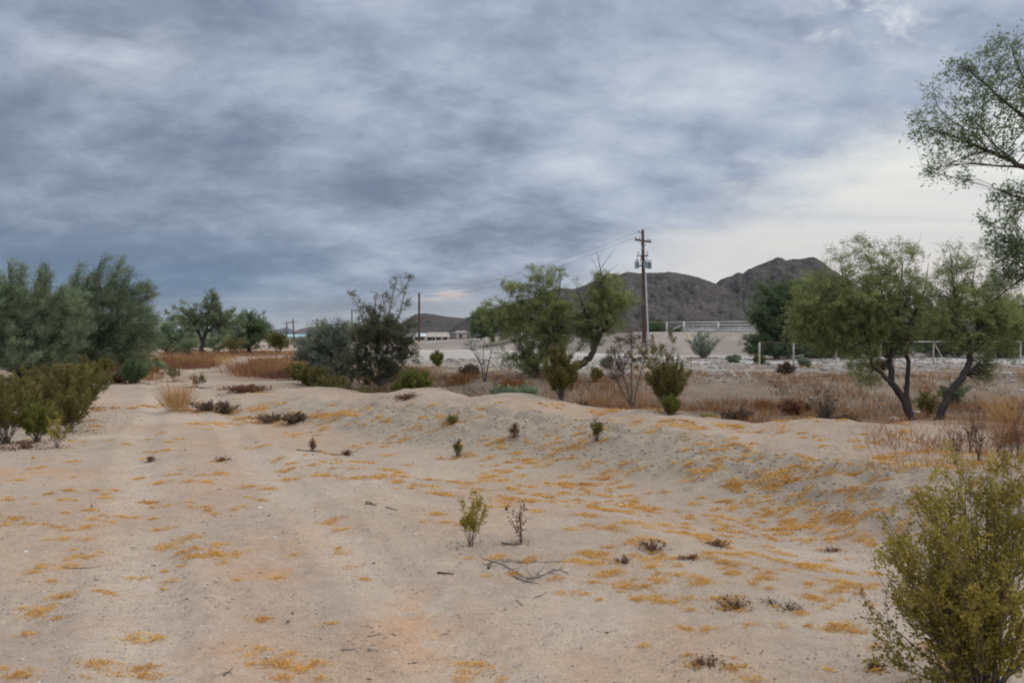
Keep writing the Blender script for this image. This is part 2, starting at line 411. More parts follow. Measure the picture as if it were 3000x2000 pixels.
# ---------------------------------------------------------------- ground sheet
def a0c(x): return np.interp(x, [-22, -6, 11, 20, 60], [100, 100, 61, 60, 60])
def ground_colour(x, y):
    r = np.hypot(x, y)
    fade = sst(-8.5, -3.0, x)
    yn = np.interp(x, NX, NY); yf = np.interp(x, FX, FY)
    C = np.zeros(x.shape + (3,)) + np.array([.415, .330, .258])
    def blend(c, a): 
        nonlocal C
        a = np.clip(a, 0, 1)[..., None]; C = C * (1 - a) + np.array(c) * a
    blend((.455, .315, .215), 0.50 * sst(.50, .68, fbm(x * .55 + 3, y * .33, 71, 4)))
    blend((.475, .395, .318), 0.65 * sst(.50, .70, fbm(x * .8, y * .4 + 7, 72, 4)))
    blend((.350, .275, .225), 0.45 * sst(.52, .70, fbm(x * 1.3, y * 1.0, 73, 4)))
    for off in (-1.50, .05):
        tx = 1.30 - 0.385 * y + off + .12 * np.sin(y * .35)
        blend((.475, .390, .312), .80 * np.exp(-((x - tx) / .30) ** 2) * sst(60, 25, y) * sst(.2, .6, fbm(x * 1.5, y * .5, 89, 3)))
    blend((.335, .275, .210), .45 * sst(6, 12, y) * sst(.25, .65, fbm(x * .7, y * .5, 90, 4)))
    blend((.445, .305, .220), .40 * np.exp(-((x - (1.30 - .385 * y - .72)) / .38) ** 2) * sst(45, 15, y) * sst(.3, .6, fbm(x * 1.2, y * .45, 93, 4)))
    # rusty soil showing through in the road
    for (px, py, rx, ry, k) in ((1230, 1870, .26, .55, .85), (1180, 1800, .2, .5, .5), (810, 1680, .32, .22, .8), (820, 1600, .3, .5, .35),
                                (20, 1385, .9, .5, .8), (650, 1900, .2, .2, .4), (960, 1560, .3, .5, .25), (1060, 1620, .4, .4, .25),
                                (440, 1260, .8, 1.2, .4), (850, 1270, 1.2, 1.6, .45), (640, 1300, 1, 1, .3)):
        p = hit(px, py)[0]
        d = ((x - p[0]) / rx) ** 2 + ((y - p[1]) / ry) ** 2
        nn = fbm(x * 5, y * 5, 75, 4)
        blend((.47, .285, .165), k * np.exp(-d) * sst(.25, .62, nn) * 1.0)
    # darker, greyer colour on the berm face, browner top
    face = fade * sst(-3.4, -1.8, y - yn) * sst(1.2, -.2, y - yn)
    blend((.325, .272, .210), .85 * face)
    topb = fade * sst(0, 1.5, y - yn) * sst(2.0, 0.0, y - yf)
    blend((.365, .270, .200), .7 * topb * sst(.35, .6, fbm(x * 1.1, y * 1.1, 76, 3)))
    # wash floor: straw-strewn soil
    wash = fade * sst(-.5, 1.5, y - yf) * sst(36, 29, y)
    blend((.155, .110, .075), .95 * wash)
    # far left flat
    fl = (1 - fade) * sst(24, 34, y) * sst(90, 70, y)
    blend((.24, .165, .115), .8 * fl * sst(.4, .6, fbm(x * .25, y * .16, 77, 4)))
    bank = fade * sst(29, 36, y)
    blend((.185, .155, .125), .88 * bank)
    blend((.33, .30, .265), .85 * sst(36, 42, y) * fade)
    blend((.150, .105, .072), .85 * bank * sst(54, 38, y) * sst(.46, .6, fbm(x * .5, y * .35, 78, 4)))
    cal = sst(50, 60, y) * sst(-25, -12, x) * sst(200, 120, y)
    blend((.46, .425, .39), .75 * cal)
    blend((.60, .575, .545), .85 * sst(-6, -3, y - a0c(x)) * sst(1.5, -1, y - a0c(x)) * sst(-22, -14, x))
    blend((.50, .47, .44), .7 * sst(47, 50, y) * sst(57, 52, y) * sst(4, 10, x))
    # caliche road band
    a0 = np.interp(x, [-6, 11, 20, 60], [103, 62, 61, 61]); a1 = np.interp(x, [-6, 11, 20, 60], [132, 95, 95, 95])
    emb = sst(0, 6, y - a0) * sst(6, -2, y - a1) * sst(-30, -14, x)
    blend((.250, .215, .185), .95 * emb)
    blend((.40, .345, .30), .5 * emb * sst(.5, .7, fbm(x * .5, y * .1, 79, 3)))
    blend((.24, .20, .16), sst(140, 260, y) * .9)
    return C * (0.94 + 0.12 * fbm(x * 2.5, y * 2.5, 80, 3))[..., None]

a_f = np.radians(np.arange(-34, 34.001, 0.14))
a_c = np.radians(np.concatenate([np.arange(36, 60, 1.2), np.arange(60, 300, 5.0), np.arange(300, 325.5, 1.2)]))
ang = np.concatenate([a_f, a_c]); NA = len(ang)
rr = np.concatenate([[0.02, .5, 1.0, 1.6, 2.2, 2.8], np.geomspace(3.2, 60, 620), np.geomspace(61, 9000, 130)])
NR = len(rr)
GX = np.sin(ang)[None] * rr[:, None]; GY = np.cos(ang)[None] * rr[:, None]
GZ = H(GX, GY)
far = sst(2500, 9000, rr)[:, None]
GZ = GZ - far * 2
mb = MB()
ii = np.arange(NR * NA).reshape(NR, NA)
a = ii[:-1]; b = ii[1:]
mb.add(np.stack([GX, GY, GZ], -1).reshape(-1, 3), np.stack([a, b, np.roll(b, -1, 1), np.roll(a, -1, 1)], -1).reshape(-1, 4))

m = bpy.data.materials.new('desert_soil'); m.use_nodes = True
g = NG(m.node_tree); m.node_tree.nodes.clear()
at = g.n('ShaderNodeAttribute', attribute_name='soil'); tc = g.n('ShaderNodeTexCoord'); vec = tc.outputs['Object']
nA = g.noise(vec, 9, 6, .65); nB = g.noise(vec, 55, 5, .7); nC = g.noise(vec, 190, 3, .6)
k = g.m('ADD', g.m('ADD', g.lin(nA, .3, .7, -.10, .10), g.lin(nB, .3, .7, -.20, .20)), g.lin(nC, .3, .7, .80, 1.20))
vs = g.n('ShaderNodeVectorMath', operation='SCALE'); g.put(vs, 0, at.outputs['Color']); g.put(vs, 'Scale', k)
c = g.mix(g.m('MULTIPLY', g.ss(g.noise(vec, 2.6, 5, .7, .8), .54, .72), .38), vs.outputs[0], (.47, .29, .185, 1))
vo = g.n('ShaderNodeTexVoronoi'); g.put(vo, 'Vector', vec); vo.inputs['Scale'].default_value = 46
c = g.mix(g.m('MULTIPLY', g.ss(vo.outputs['Distance'], .22, .10), g.ss(g.noise(vec, 6, 3), .50, .62)), c, (.66, .61, .55, 1))
vo2 = g.n('ShaderNodeTexVoronoi'); g.put(vo2, 'Vector', vec); vo2.inputs['Scale'].default_value = 31
c = g.mix(g.m('MULTIPLY', g.ss(vo2.outputs['Distance'], .20, .08), g.ss(g.noise(vec, 4.3, 3), .50, .60)), c, (.21, .165, .14, 1))
p = g.n('ShaderNodeBsdfPrincipled'); g.put(p, 'Base Color', c); p.inputs['Roughness'].default_value = .95
p.inputs['Specular IOR Level'].default_value = .15
bp = g.n('ShaderNodeBump'); bp.inputs['Strength'].default_value = .55; bp.inputs['Distance'].default_value = .012
hh = g.m('ADD', g.m('MULTIPLY', nA, 1.6), g.m('ADD', g.m('MULTIPLY', nB, .8), g.m('MULTIPLY', nC, .35)))
g.put(bp, 'Height', hh); g.nt.links.new(bp.outputs[0], p.inputs['Normal'])
o = g.n('ShaderNodeOutputMaterial'); g.nt.links.new(p.outputs[0], o.inputs[0])
go = mb.build('ground', m)
tag(go, 'pale sandy desert floor with a low berm and dry wash', None, None, 'structure')
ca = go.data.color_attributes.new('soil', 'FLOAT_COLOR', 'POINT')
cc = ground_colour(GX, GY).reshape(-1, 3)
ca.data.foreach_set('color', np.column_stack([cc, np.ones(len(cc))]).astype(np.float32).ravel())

# ---------------------------------------------------------------- hills
def mat_hill(name, c0, c1, c2, sc):
    m = bpy.data.materials.new(name); m.use_nodes = True
    g = NG(m.node_tree); m.node_tree.nodes.clear()
    tc = g.n('ShaderNodeTexCoord'); vec = tc.outputs['Object']
    a = g.noise(vec, sc, 8, .62, .3); b = g.noise(vec, sc * 9, 5, .7)
    c = g.mix(g.ss(a, .38, .62), (*c0, 1), (*c1, 1))
    c = g.mix(g.m('MULTIPLY', g.ss(b, .50, .62), .55), c, (*c2, 1))
    vo = g.n('ShaderNodeTexVoronoi'); g.put(vo, 'Vector', vec); vo.inputs['Scale'].default_value = sc * 16
    c = g.mix(g.m('MULTIPLY', g.ss(vo.outputs['Distance'], .38, .15), g.ss(g.noise(vec, sc * 4, 3), .42, .6)), c, (c0[0] * .55, c0[1] * .6, c0[2] * .6, 1))
    p = g.n('ShaderNodeBsdfPrincipled'); g.put(p, 'Base Color', c); p.inputs['Roughness'].default_value = .95
    p.inputs['Specular IOR Level'].default_value = .1
    bp = g.n('ShaderNodeBump'); bp.inputs['Strength'].default_value = .9; bp.inputs['Distance'].default_value = 1.6
    g.put(bp, 'Height', g.m('ADD', a, g.m('MULTIPLY', b, .6))); g.nt.links.new(bp.outputs[0], p.inputs['Normal'])
    o = g.n('ShaderNodeOutputMaterial'); g.nt.links.new(p.outputs[0], o.inputs[0])
    return m
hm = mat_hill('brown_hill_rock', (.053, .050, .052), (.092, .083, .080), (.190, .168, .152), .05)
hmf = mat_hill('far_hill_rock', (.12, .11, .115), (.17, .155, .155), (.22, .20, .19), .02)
hmb = mat_hill('haze_tinted_far_hill', (.10, .125, .17), (.13, .155, .20), (.15, .175, .21), .01)  # blue of distance haze put into the hill colour, no air modelled
def hill(prof, D, label, mat, seed, foot=.62, back=1.5, base=1.2, rough=1.0):
    P = np.array(prof, float)
    px = np.arange(P[0, 0], P[-1, 0] + .1, 3.0)
    zr = CH + (HZ - np.interp(px, P[:, 0], P[:, 1])) * D / F - base
    zr = np.maximum(zr, 0)
    # soften ends to the plain
    w = np.minimum(sst(0, 1, (px - px[0]) / (25)), sst(0, 1, (px[-1] - px) / 25)); zr = zr * w
    NV = 110
    t = np.linspace(0, 1, NV)
    T = np.where(t < .65, t / .65, 1 + (t - .65) / .35 * 1.0)[:, None]      # 0 foot, 1 ridge, 2 back foot
    gull = (fbm(px / 42.0, px * 0 + seed, seed, 4) - .5)[None]
    front = foot + .06 * gull
    Dm = np.where(T <= 1, front + (1 - front) * T, 1 + (back - 1) * (T - 1)) * D
    Xp = (px[None] - 1500) / F * Dm
    Tc = np.clip(T, 0, 1)
    shape = np.where(T <= 1, .50 * Tc + .50 * Tc ** 1.7, (1 - np.clip(T - 1, 0, 1)) ** 1.1)
    s = 1 / (D * .035)
    n = fbm(Xp * s, Dm * s * .55, seed + 3, 5, .55) - .5
    rg = 1 - np.abs(2 * fbm(Xp * s * 1.7, Dm * s * .6, seed + 9, 4, .55) - 1)
    amp = zr[None] * np.sin(np.pi * np.clip(T / 2, 0, 1)) ** .8 * (1 - .985 * np.exp(-((T - 1) / .16) ** 2))
    crag = (fbm(Xp * s * 9, Dm * s * 9, seed + 20, 3) - .5) * .022 * zr[None] * rough
    Zz = base + zr[None] * shape + amp * (n * .26 + (rg - .62) * .20) * rough + crag
    Zz[0] -= 3; Zz[-1] -= 3
    mb = MB(); nn = len(px); ii = np.arange(NV * nn).reshape(NV, nn)
    mb.add(np.stack([Xp, Dm, Zz], -1).reshape(-1, 3), np.stack([ii[:-1, :-1], ii[:-1, 1:], ii[1:, 1:], ii[1:, :-1]], -1).reshape(-1, 4))
    org = (float(Xp.mean()), D, 0)
    o = mb.build('hill', mat, None, org)
    tag(o, label, None, None, 'structure')
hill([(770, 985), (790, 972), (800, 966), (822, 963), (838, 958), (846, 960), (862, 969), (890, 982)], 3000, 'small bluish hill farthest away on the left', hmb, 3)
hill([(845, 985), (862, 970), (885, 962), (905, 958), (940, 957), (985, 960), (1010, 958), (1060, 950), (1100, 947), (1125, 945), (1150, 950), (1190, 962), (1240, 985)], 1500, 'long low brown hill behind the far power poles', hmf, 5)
hill([(1130, 985), (1165, 955), (1195, 935), (1215, 920), (1245, 917), (1270, 920), (1300, 926), (1330, 929), (1370, 933), (1430, 955), (1500, 985)], 900, 'small rounded brown hill left of the big ridge', hm, 7)
hill([(1300, 985), (1340, 950), (1370, 930), (1400, 918), (1420, 910), (1450, 902), (1500, 890), (1560, 870), (1620, 846), (1650, 842), (1680, 846), (1720, 832), (1760, 811), (1782, 801), (1800, 800), (1812, 804), (1835, 796), (1870, 799), (1900, 798), (1935, 797), (1960, 795), (2000, 801), (2045, 811), (2095, 829), (2150, 856), (2230, 895), (2340, 960)], 600, 'broad flat topped brown rocky ridge behind the utility pole', hm, 11)
hill([(1900, 985), (1990, 900), (2050, 868), (2092, 834), (2110, 819), (2125, 812), (2146, 806), (2162, 797), (2176, 800), (2192, 788), (2214, 778), (2235, 770), (2258, 761), (2277, 752), (2290, 754), (2302, 761), (2320, 757), (2345, 758), (2366, 754), (2385, 753), (2400, 760), (2414, 770), (2440, 790), (2480, 815), (2540, 850), (2620, 888), (2750, 930), (3100, 962), (3300, 985)], 690, 'highest brown rocky hill with two blunt peaks', hm, 15)
# ---------------------------------------------------------------- plants
def nrmv(a): return a / (np.linalg.norm(a, axis=-1, keepdims=True) + 1e-9)
def smooth_line(pts, n=14):
    """Catmull-Rom through points (k,4): x,y,z,r"""
    P = np.asarray(pts, float)
    if len(P) == 2: P = np.vstack([P[0], P.mean(0), P[1]])
    Q = np.vstack([2 * P[0] - P[1], P, 2 * P[-1] - P[-2]])
    out = []
    seg = len(P) - 1
    for u in np.linspace(0, seg - 1e-6, max(n, seg * 4)):
        i = int(u); t = u - i
        a, b, c, d = Q[i], Q[i + 1], Q[i + 2], Q[i + 3]
        out.append(.5 * (2 * b + (c - a) * t + (2 * a - 5 * b + 4 * c - d) * t * t + (3 * b - a - 3 * c + d) * t ** 3))
    o = np.array(out); o[:, 3] = np.maximum(o[:, 3], .0015)
    return o
BASES = []
def plant(name, label, cat, D, base, lobes, limbs=(), leaf='mesquite', wood='bark', parts=('trunk', 'crown'), seed=1, cover=1.0,
          L=None, wl=.32, bias=(0, 0, .25), twig=None, group=None, depth=1.0, leafspread=.8, auto_r=.02, stub=None, twig_mesh=True,
          sub=1.0, wood_tone=.5, clump=14, grow=1.2, along=.6, lrand=.85, lbias=.3, plumes=()):
    
    """base=(px) at distance D; limbs: lists of (px,py,r_metres[,dy]); lobes: (px,py,rx,ry[,cover[,dy]]) in photo pixels at distance D"""
    rng = np.random.default_rng(seed)
    b0 = gnd(base, D)
    k = D / F
    if L is None: L = max(.014, D * .0021)
    if twig is None: twig = .26 + D * .002
    BASES.append((b0[0], b0[1], .5 + D * .012))
    root = empty(name, b0, label, cat, group)
    wd = MB(); lf = MB()
    lines = []
    for lb in limbs:
        pts = []
        for j, q in enumerate(lb):
            dy = q[3] if len(q) > 3 else (rng.uniform(-1, 1) * .12 * k * 300 * (j / max(1, len(lb) - 1)))
            p = Wp(q[0], q[1], D + dy) if dy else Wp(q[0], q[1], D)
            if q[1] is None: p = b0
            pts.append([*p, q[2]])
        ln = smooth_line(pts, 16)
        jit = rng.normal(size=(len(ln), 3)) * ln[:, 3:4] * .22; jit[0] = 0
        ln[:, :3] += jit
        lines.append(ln)
    nlimb = len(lines)
    lobes = list(lobes); plume_from = len(lobes)
    for (x0, y0, x1, y1, w_) in plumes:
        d0 = rng.uniform(-.5, .5)
        ln = smooth_line([[*Wp(x0, y0, D + d0), .022], [*Wp((x0 * .58 + x1 * .42), (y0 + y1) / 2, D + d0), .014], [*Wp(x1, y1, D + d0), .003]], 14)
        lines.append(ln)
        for j in range(7):
            t = j / 6.0; u = .15 + .80 * t
            mx_, my_ = (1 - u) ** 2 * x0 + 2 * u * (1 - u) * (x0 * .66 + x1 * .34) + u * u * x1, y0 + (y1 - y0) * u
            r_ = w_ * (1 - .62 * t) * (.8 + .4 * rng.uniform())
            lobes.append((mx_ + rng.normal() * 3, my_, r_, r_ * 1.3, .62, d0))
    auto = []
    for lo in lobes:
        cov = lo[4] if len(lo) > 4 else 1.0
        dy = lo[5] if len(lo) > 5 else rng.uniform(-1, 1) * .35 * lo[2] * k * depth
        c = Wp(lo[0], lo[1], D + dy)
        rx = lo[2] * k * grow; rz = lo[3] * k * grow; ry = (.5 * (rx + rz) + .25 * rx) * depth
        if nlimb == 0 or stub:
            sp = b0 + np.array([rng.normal() * .04, rng.normal() * .04, -.03]) * (1 + D * .02)
            e = c - np.array([0, 0, rz * .3])
            mid = sp * .45 + e * .55; mid[:2] = sp[:2] * .55 + e[:2] * .45
            auto.append(smooth_line([[*sp, auto_r], [*mid, auto_r * .7], [*e, auto_r * .35]], 10)); cand = auto[-1]
        else:
            allp = np.concatenate(lines); cand = None
            d = np.linalg.norm((allp[:, :3] - c) * [1, .5, 1], axis=1) + np.where(allp[:, 2] > c[2] + rz, .5, 0)
            j = np.argmin(d)
            if d[j] > .7 * max(rx, rz):
                sp = allp[j, :3]; r0 = min(allp[j, 3] * .6, .05)
                mid = (sp + c) / 2 + np.array([0, 0, .12 * np.linalg.norm(c - sp)])
                auto.append(smooth_line([[*sp, r0], [*mid, r0 * .7], [*c, r0 * .35]], 10)); cand = auto[-1][3:]
            else: cand = allp[np.argsort(d)[:14]]
        n = int(2.3 * cov * cover * math.pi * rx * rz / (L * L * wl * .40))
        n = max(n, 60)
        S_ = max(5, int((8 + 26 * min(1.5, cov * cover)) * sub * min(1.0, .25 + lo[2] / 50)))
        # targets: shell-weighted, lumpy
        q = nrmv(rng.normal(size=(S_, 3))) * (rng.uniform(0, 1, (S_, 1)) ** .45)
        tgt = c + q * [rx, ry, rz]
        st = cand[rng.integers(0, len(cand), S_)]
        s0 = st[:, :3]; r0 = np.minimum(st[:, 3] * .55, .018 + .004 * D / 10)
        ctl = s0 * .45 + tgt * .55 + np.array(bias) * np.linalg.norm(tgt - s0, axis=1, keepdims=True) * .35 + rng.normal(size=(S_, 3)) * .06 * np.linalg.norm(tgt - s0, axis=1, keepdims=True)
        u = np.linspace(0, 1, 7)[None, :, None]
        B = (1 - u) ** 2 * s0[:, None] + 2 * u * (1 - u) * ctl[:, None] + u * u * tgt[:, None]
        rmin = max(.0010, D * .00006)
        R = np.maximum(.6 * r0[:, None] * (1 - u[..., 0] * .85), rmin)
        wd.tubes(B, R, 4, wood_tone)
        # twigs
        nt = max(S_ * 3, n // (clump * 2))
        si = rng.integers(0, S_, nt); uu = rng.uniform(.30, 1.0, nt) ** .8
        w0 = uu[:, None]
        tp = (1 - w0) ** 2 * s0[si] + 2 * w0 * (1 - w0) * ctl[si] + w0 * w0 * tgt[si]
        bd = nrmv(tgt[si] - s0[si])
        td = nrmv(bd * .55 + nrmv(rng.normal(size=(nt, 3))) * leafspread + np.array(bias) * 1.6)
        tl = twig * rng.uniform(.35, 1.0, nt) * min(1.0, 1.6 * max(rx, rz) / (twig + 1e-6))
        droop = np.array([0, 0, -1.0]) * tl[:, None] * .18
        t1 = tp + td * tl[:, None] * .5; t2 = tp + td * tl[:, None] + droop
        if twig_mesh:
            TP = np.stack([tp, t1, t2], 1)
            wd.tubes(TP, np.full((nt, 3), rmin) * [1, .8, .45], 3, wood_tone)
        kk = max(3, int(round(n / nt)))
        li = np.repeat(np.arange(nt), kk); v_ = rng.uniform(.05, 1.05, len(li))[:, None]
        lp = np.where(v_ < .5, tp[li] + (t1 - tp)[li] * v_ * 2, t1[li] + (t2 - t1)[li] * (v_ * 2 - 1))
        lp = lp + rng.normal(size=lp.shape) * L * .55
        ld = nrmv(td[li] * along + nrmv(rng.normal(size=lp.shape)) * lrand + np.array(bias) * lbias)
        tone = np.clip(rng.normal(.42, .17, len(li)) + (rng.normal(0, .12, nt))[li] + (rng.normal(0, .13, S_))[si[li]], 0, 1)
        Ls = L * rng.uniform(.6, 1.25, len(li))
        lf.leaves(lp, ld, Ls, Ls * wl, tone, rng)
    for ln in lines: wd.tubes(ln[:, :3], ln[:, 3], 8 if ln[:, 3].max() > .03 else 5, wood_tone)
    for ln in auto: wd.tubes(ln[:, :3], ln[:, 3], 6 if ln[:, 3].max() > .03 else 4, wood_tone)
    wd.build(parts[0], M[wood], root, b0)
    if lf.n: lf.build(parts[1], M[leaf], root, b0, smooth=False)
    return root
def shrub(name, label, cat, px, D, h, w, leaf='creosote', wood='twig', seed=1, stems=40, leaves=6000, L=None, wl=.5, bare=.35, lean=(0, 0),
          group=None, tips=None, at=None, clump=10, tight=.5, parts=('stems', 'foliage'), sidetw=6, up=.5, twl=.16):
    """many-stemmed shrub fanning out from one base"""
    rng = np.random.default_rng(seed)
    b0 = gnd(px, D) if at is None else np.array([at[0], at[1], float(H(at[0], at[1]))])
    D = b0[1]
    BASES.append((b0[0], b0[1], max(.05, w * .42)))
    if L is None: L = max(.010, D * .0019)
    root = empty(name, b0, label, cat, group)
    wd = MB(); lf = MB()
    az = rng.uniform(0, 2 * math.pi, stems); rad = (rng.uniform(0, 1, stems) ** .6)
    hh = h * (1 - .35 * rad ** 2) * rng.uniform(.62, 1.0, stems)
    tip = np.stack([np.cos(az) * rad * w * .5 + lean[0] * hh, np.sin(az) * rad * w * .5 + lean[1] * hh, hh], 1)
    if tips is not None:
        tp_ = np.array([Wp(a, b, D) - b0 for a, b in tips]); tp_[:, 1] = rng.normal(size=len(tp_)) * w * .12
        tip = np.vstack([tip, tp_])
    n = len(tip)
    s0 = np.stack([rng.normal(size=n) * .03 * w, rng.normal(size=n) * .03 * w, np.full(n, -.02)], 1)
    ctl = s0 * (1 - up) + tip * up; ctl[:, :2] = tip[:, :2] * (.28 + rng.uniform(0, .25, (n, 1)))
    u = np.linspace(0, 1, 8)[None, :, None]
    B = (1 - u) ** 2 * s0[:, None] + 2 * u * (1 - u) * ctl[:, None] + u * u * tip[:, None]
    B = B + rng.normal(size=B.shape) * .010 * h * u
    rb = .0025 + .0035 * h; rm = max(.0009, D * .00006)
    leaves = int(leaves * 2.4)
    wd.tubes(B + b0, np.maximum(rb * (1 - .85 * u[..., 0]) * np.ones((n, 1)), rm), 5)
    # side twigs
    nt = n * sidetw
    si = np.repeat(np.arange(n), sidetw); uu = (bare + (1 - bare) * rng.uniform(0, 1, nt))
    w0 = uu[:, None]
    p0 = (1 - w0) ** 2 * s0[si] + 2 * w0 * (1 - w0) * ctl[si] + w0 * w0 * tip[si]
    bd = nrmv(tip[si] - s0[si])
    td = nrmv(bd * .8 + nrmv(rng.normal(size=(nt, 3))) * tight + [0, 0, .35])
    tl = h * twl * rng.uniform(.5, 1.2, nt)
    p2 = p0 + td * tl[:, None]
    wd.tubes(np.stack([p0, (p0 + p2) / 2 + rng.normal(size=p0.shape) * .01 * h, p2], 1) + b0, np.full((nt, 3), rm) * [1, .8, .5], 3)
    if leaves:
        li = rng.integers(0, nt, leaves)
        v_ = rng.uniform(.25, 1.08, leaves)[:, None]
        lp = p0[li] + (p2 - p0)[li] * v_ + rng.normal(size=(leaves, 3)) * L * .6
        ld = nrmv(td[li] + nrmv(rng.normal(size=lp.shape)) * .7)
        tone = np.clip(rng.normal(.42, .17, leaves) + rng.normal(0, .14, nt)[li], 0, 1)
        Ls = L * rng.uniform(.4, 1.45, leaves)
        lf.leaves(lp + b0, ld, Ls, Ls * wl, tone, rng)
    wd.build(parts[0], M[wood], root, b0)
    if lf.n: lf.build(parts[1], M[leaf], root, b0, smooth=False)
    return root
def grass_mb(pts, rng, h, wd=.006, per=30, spread=.12, tilt=.35):
    mb = MB()
    P = np.repeat(pts, per, 0); n = len(P)
    h = np.repeat(np.broadcast_to(h, (len(pts),)), per) * rng.uniform(.45, 1.1, n)
    off = rng.normal(size=(n, 2)) * spread
    P = P.copy(); P[:, :2] += off; P[:, 2] = H(P[:, 0], P[:, 1]) - .01
    d = nrmv(np.column_stack([rng.normal(size=(n, 2)) * tilt + off * .8 / max(spread, .01) * .25, np.ones(n)]))
    tone = np.clip(rng.normal(.5, .18, n) + np.repeat(rng.normal(0, .14, len(pts)), per), 0, 1)
    wdv = np.maximum(wd, P[:, 1] * .0005)
    mb.leaves(P, d, h, wdv * rng.uniform(.7, 1.4, n), tone, rng)
    return mb

# ======== left side
wh = lambda x, y, r=.02: [(x, y, r)]
plant('palo_verde_tree', 'dark blue green feathery tree at the left edge with upright windblown plumes', 'tree', 33, 70,
      [(10, 888, 60, 50), (70, 898, 60, 50), (135, 898, 50, 50), (-40, 915, 90, 80, 1),
       (30, 935, 90, 70, 1.2), (120, 945, 80, 70, 1.2), (190, 915, 60, 60), (0, 1000, 110, 70, 1.3), (100, 1010, 100, 70, 1.3), (190, 1000, 70, 60, 1.2), (50, 1060, 90, 45, 1.2), (140, 1055, 80, 40, 1.1), (195, 888, 44, 40, .8), (200, 960, 60, 50, 1.1), (-20, 1050, 80, 44, 1.2)],
      [[(70, 1130, .10), (62, 1020, .08), (50, 920, .05), (30, 840, .03), (25, 775, .012)], [(75, 1130, .10), (110, 1010, .07), (130, 920, .05), (130, 840, .03), (138, 775, .012)],
       [(65, 1130, .08), (20, 1020, .06), (-30, 930, .04)], [(80, 1120, .08), (160, 1010, .05), (200, 930, .03)]],
      leaf='verde', wood='green_bark', seed=11, plumes=[(20, 900, -5, 800, 17), (45, 900, 22, 765, 19), (60, 900, 62, 772, 18), (95, 900, 122, 770, 20), (110, 910, 150, 800, 18), (0, 930, -30, 830, 20), (140, 920, 182, 845, 18)], bias=(.38, 0, .45), leafspread=.45, cover=.95, wl=.13, L=.115, sub=1.6, along=1.1, lrand=.30, lbias=.6, grow=1.08, twig=.34)
plant('palo_verde_tree', 'tallest feathery palo verde beside the road, its plumes leaning right against the dark sky', 'tree', 36, 255,
      [(415, 850, 34, 30, .9), 
       (205, 898, 50, 50), (265, 888, 60, 50), (325, 908, 60, 50), (390, 928, 50, 34), (240, 945, 80, 60, 1.2), (330, 955, 80, 60, 1.1), (400, 965, 50, 50, 1.0), (270, 1000, 90, 55, 1.2), (370, 1010, 70, 50, 1.1), (430, 1000, 36, 50, .8), (320, 1050, 80, 34, .9), (210, 1040, 70, 44, 1.1), (380, 1050, 60, 32, .9), (160, 915, 60, 50, .9), (440, 955, 40, 36, .8), (215, 920, 60, 60, 1.1)],
      [[(250, 1110, .11), (255, 1000, .08), (250, 900, .05), (222, 800, .012)], [(255, 1110, .11), (290, 980, .07), (300, 880, .05), (285, 800, .03), (298, 760, .012)],
       [(258, 1110, .10), (320, 960, .06), (335, 850, .03), (350, 765, .012)], [(260, 1100, .09), (350, 970, .06), (400, 890, .035), (440, 865, .012)]],
      leaf='verde', wood='green_bark', seed=12, plumes=[(185, 920, 205, 810, 18), (205, 910, 232, 770, 20), (235, 900, 262, 800, 16), (262, 900, 300, 752, 21), (300, 900, 330, 800, 17), (310, 890, 356, 755, 21), (335, 890, 385, 790, 20), (350, 900, 432, 830, 22), (370, 920, 455, 865, 20), (380, 940, 440, 905, 18)], bias=(.42, 0, .42), leafspread=.45, cover=.85, wl=.13, L=.115, sub=1.6, along=1.1, lrand=.30, lbias=.6, grow=1.05, twig=.34)
plant('roadside_bush', 'low dull green bush at the foot of the feathery trees beside the dry grass', 'bush', 38, 400,
      [(380, 1030, 50, 34, 1), (420, 1045, 40, 26, .8), (350, 1055, 40, 26, .8)], leaf='creosote_dark', wood='twig', parts=('stems', 'foliage'), seed=14)
# mid distance, left
plant('mesquite_tree', 'distant pale green tree with a dark forked trunk and a single tuft above its crown', 'tree', 78, 592,
      [(628, 862, 24, 20, .7), (612, 880, 18, 20, .6), (560, 915, 50, 32, .7), (640, 915, 48, 34, .7), (600, 930, 50, 30, .9), (545, 950, 55, 30, .9), (680, 945, 46, 36, .8), (520, 935, 34, 24, .5), (650, 965, 50, 30, .8), (615, 900, 30, 20, .6)],
      [[(590, 1040, .22), (594, 1005, .18), (604, 968, .12), (614, 920, .07), (622, 880, .04), (630, 858, .02)], [(594, 1005, .15), (578, 965, .09), (556, 935, .04)], [(602, 975, .12), (640, 950, .07), (672, 935, .03)]],
      leaf='verde_pale', seed=21, L=.17, depth=1)
plant('mesquite_tree', 'round dark green tree right of the distant forked tree', 'tree', 84, 728,
      [(715, 945, 40, 34, 1.3), (745, 938, 34, 30, 1.2), (700, 980, 46, 36, 1.3), (745, 985, 42, 36, 1.3), (768, 965, 26, 30, 1), (730, 1005, 46, 20, 1.1)],
      [[(728, 1030, .2), (728, 990, .14), (722, 950, .06)]], leaf='mesquite_dark', seed=22, L=.18)
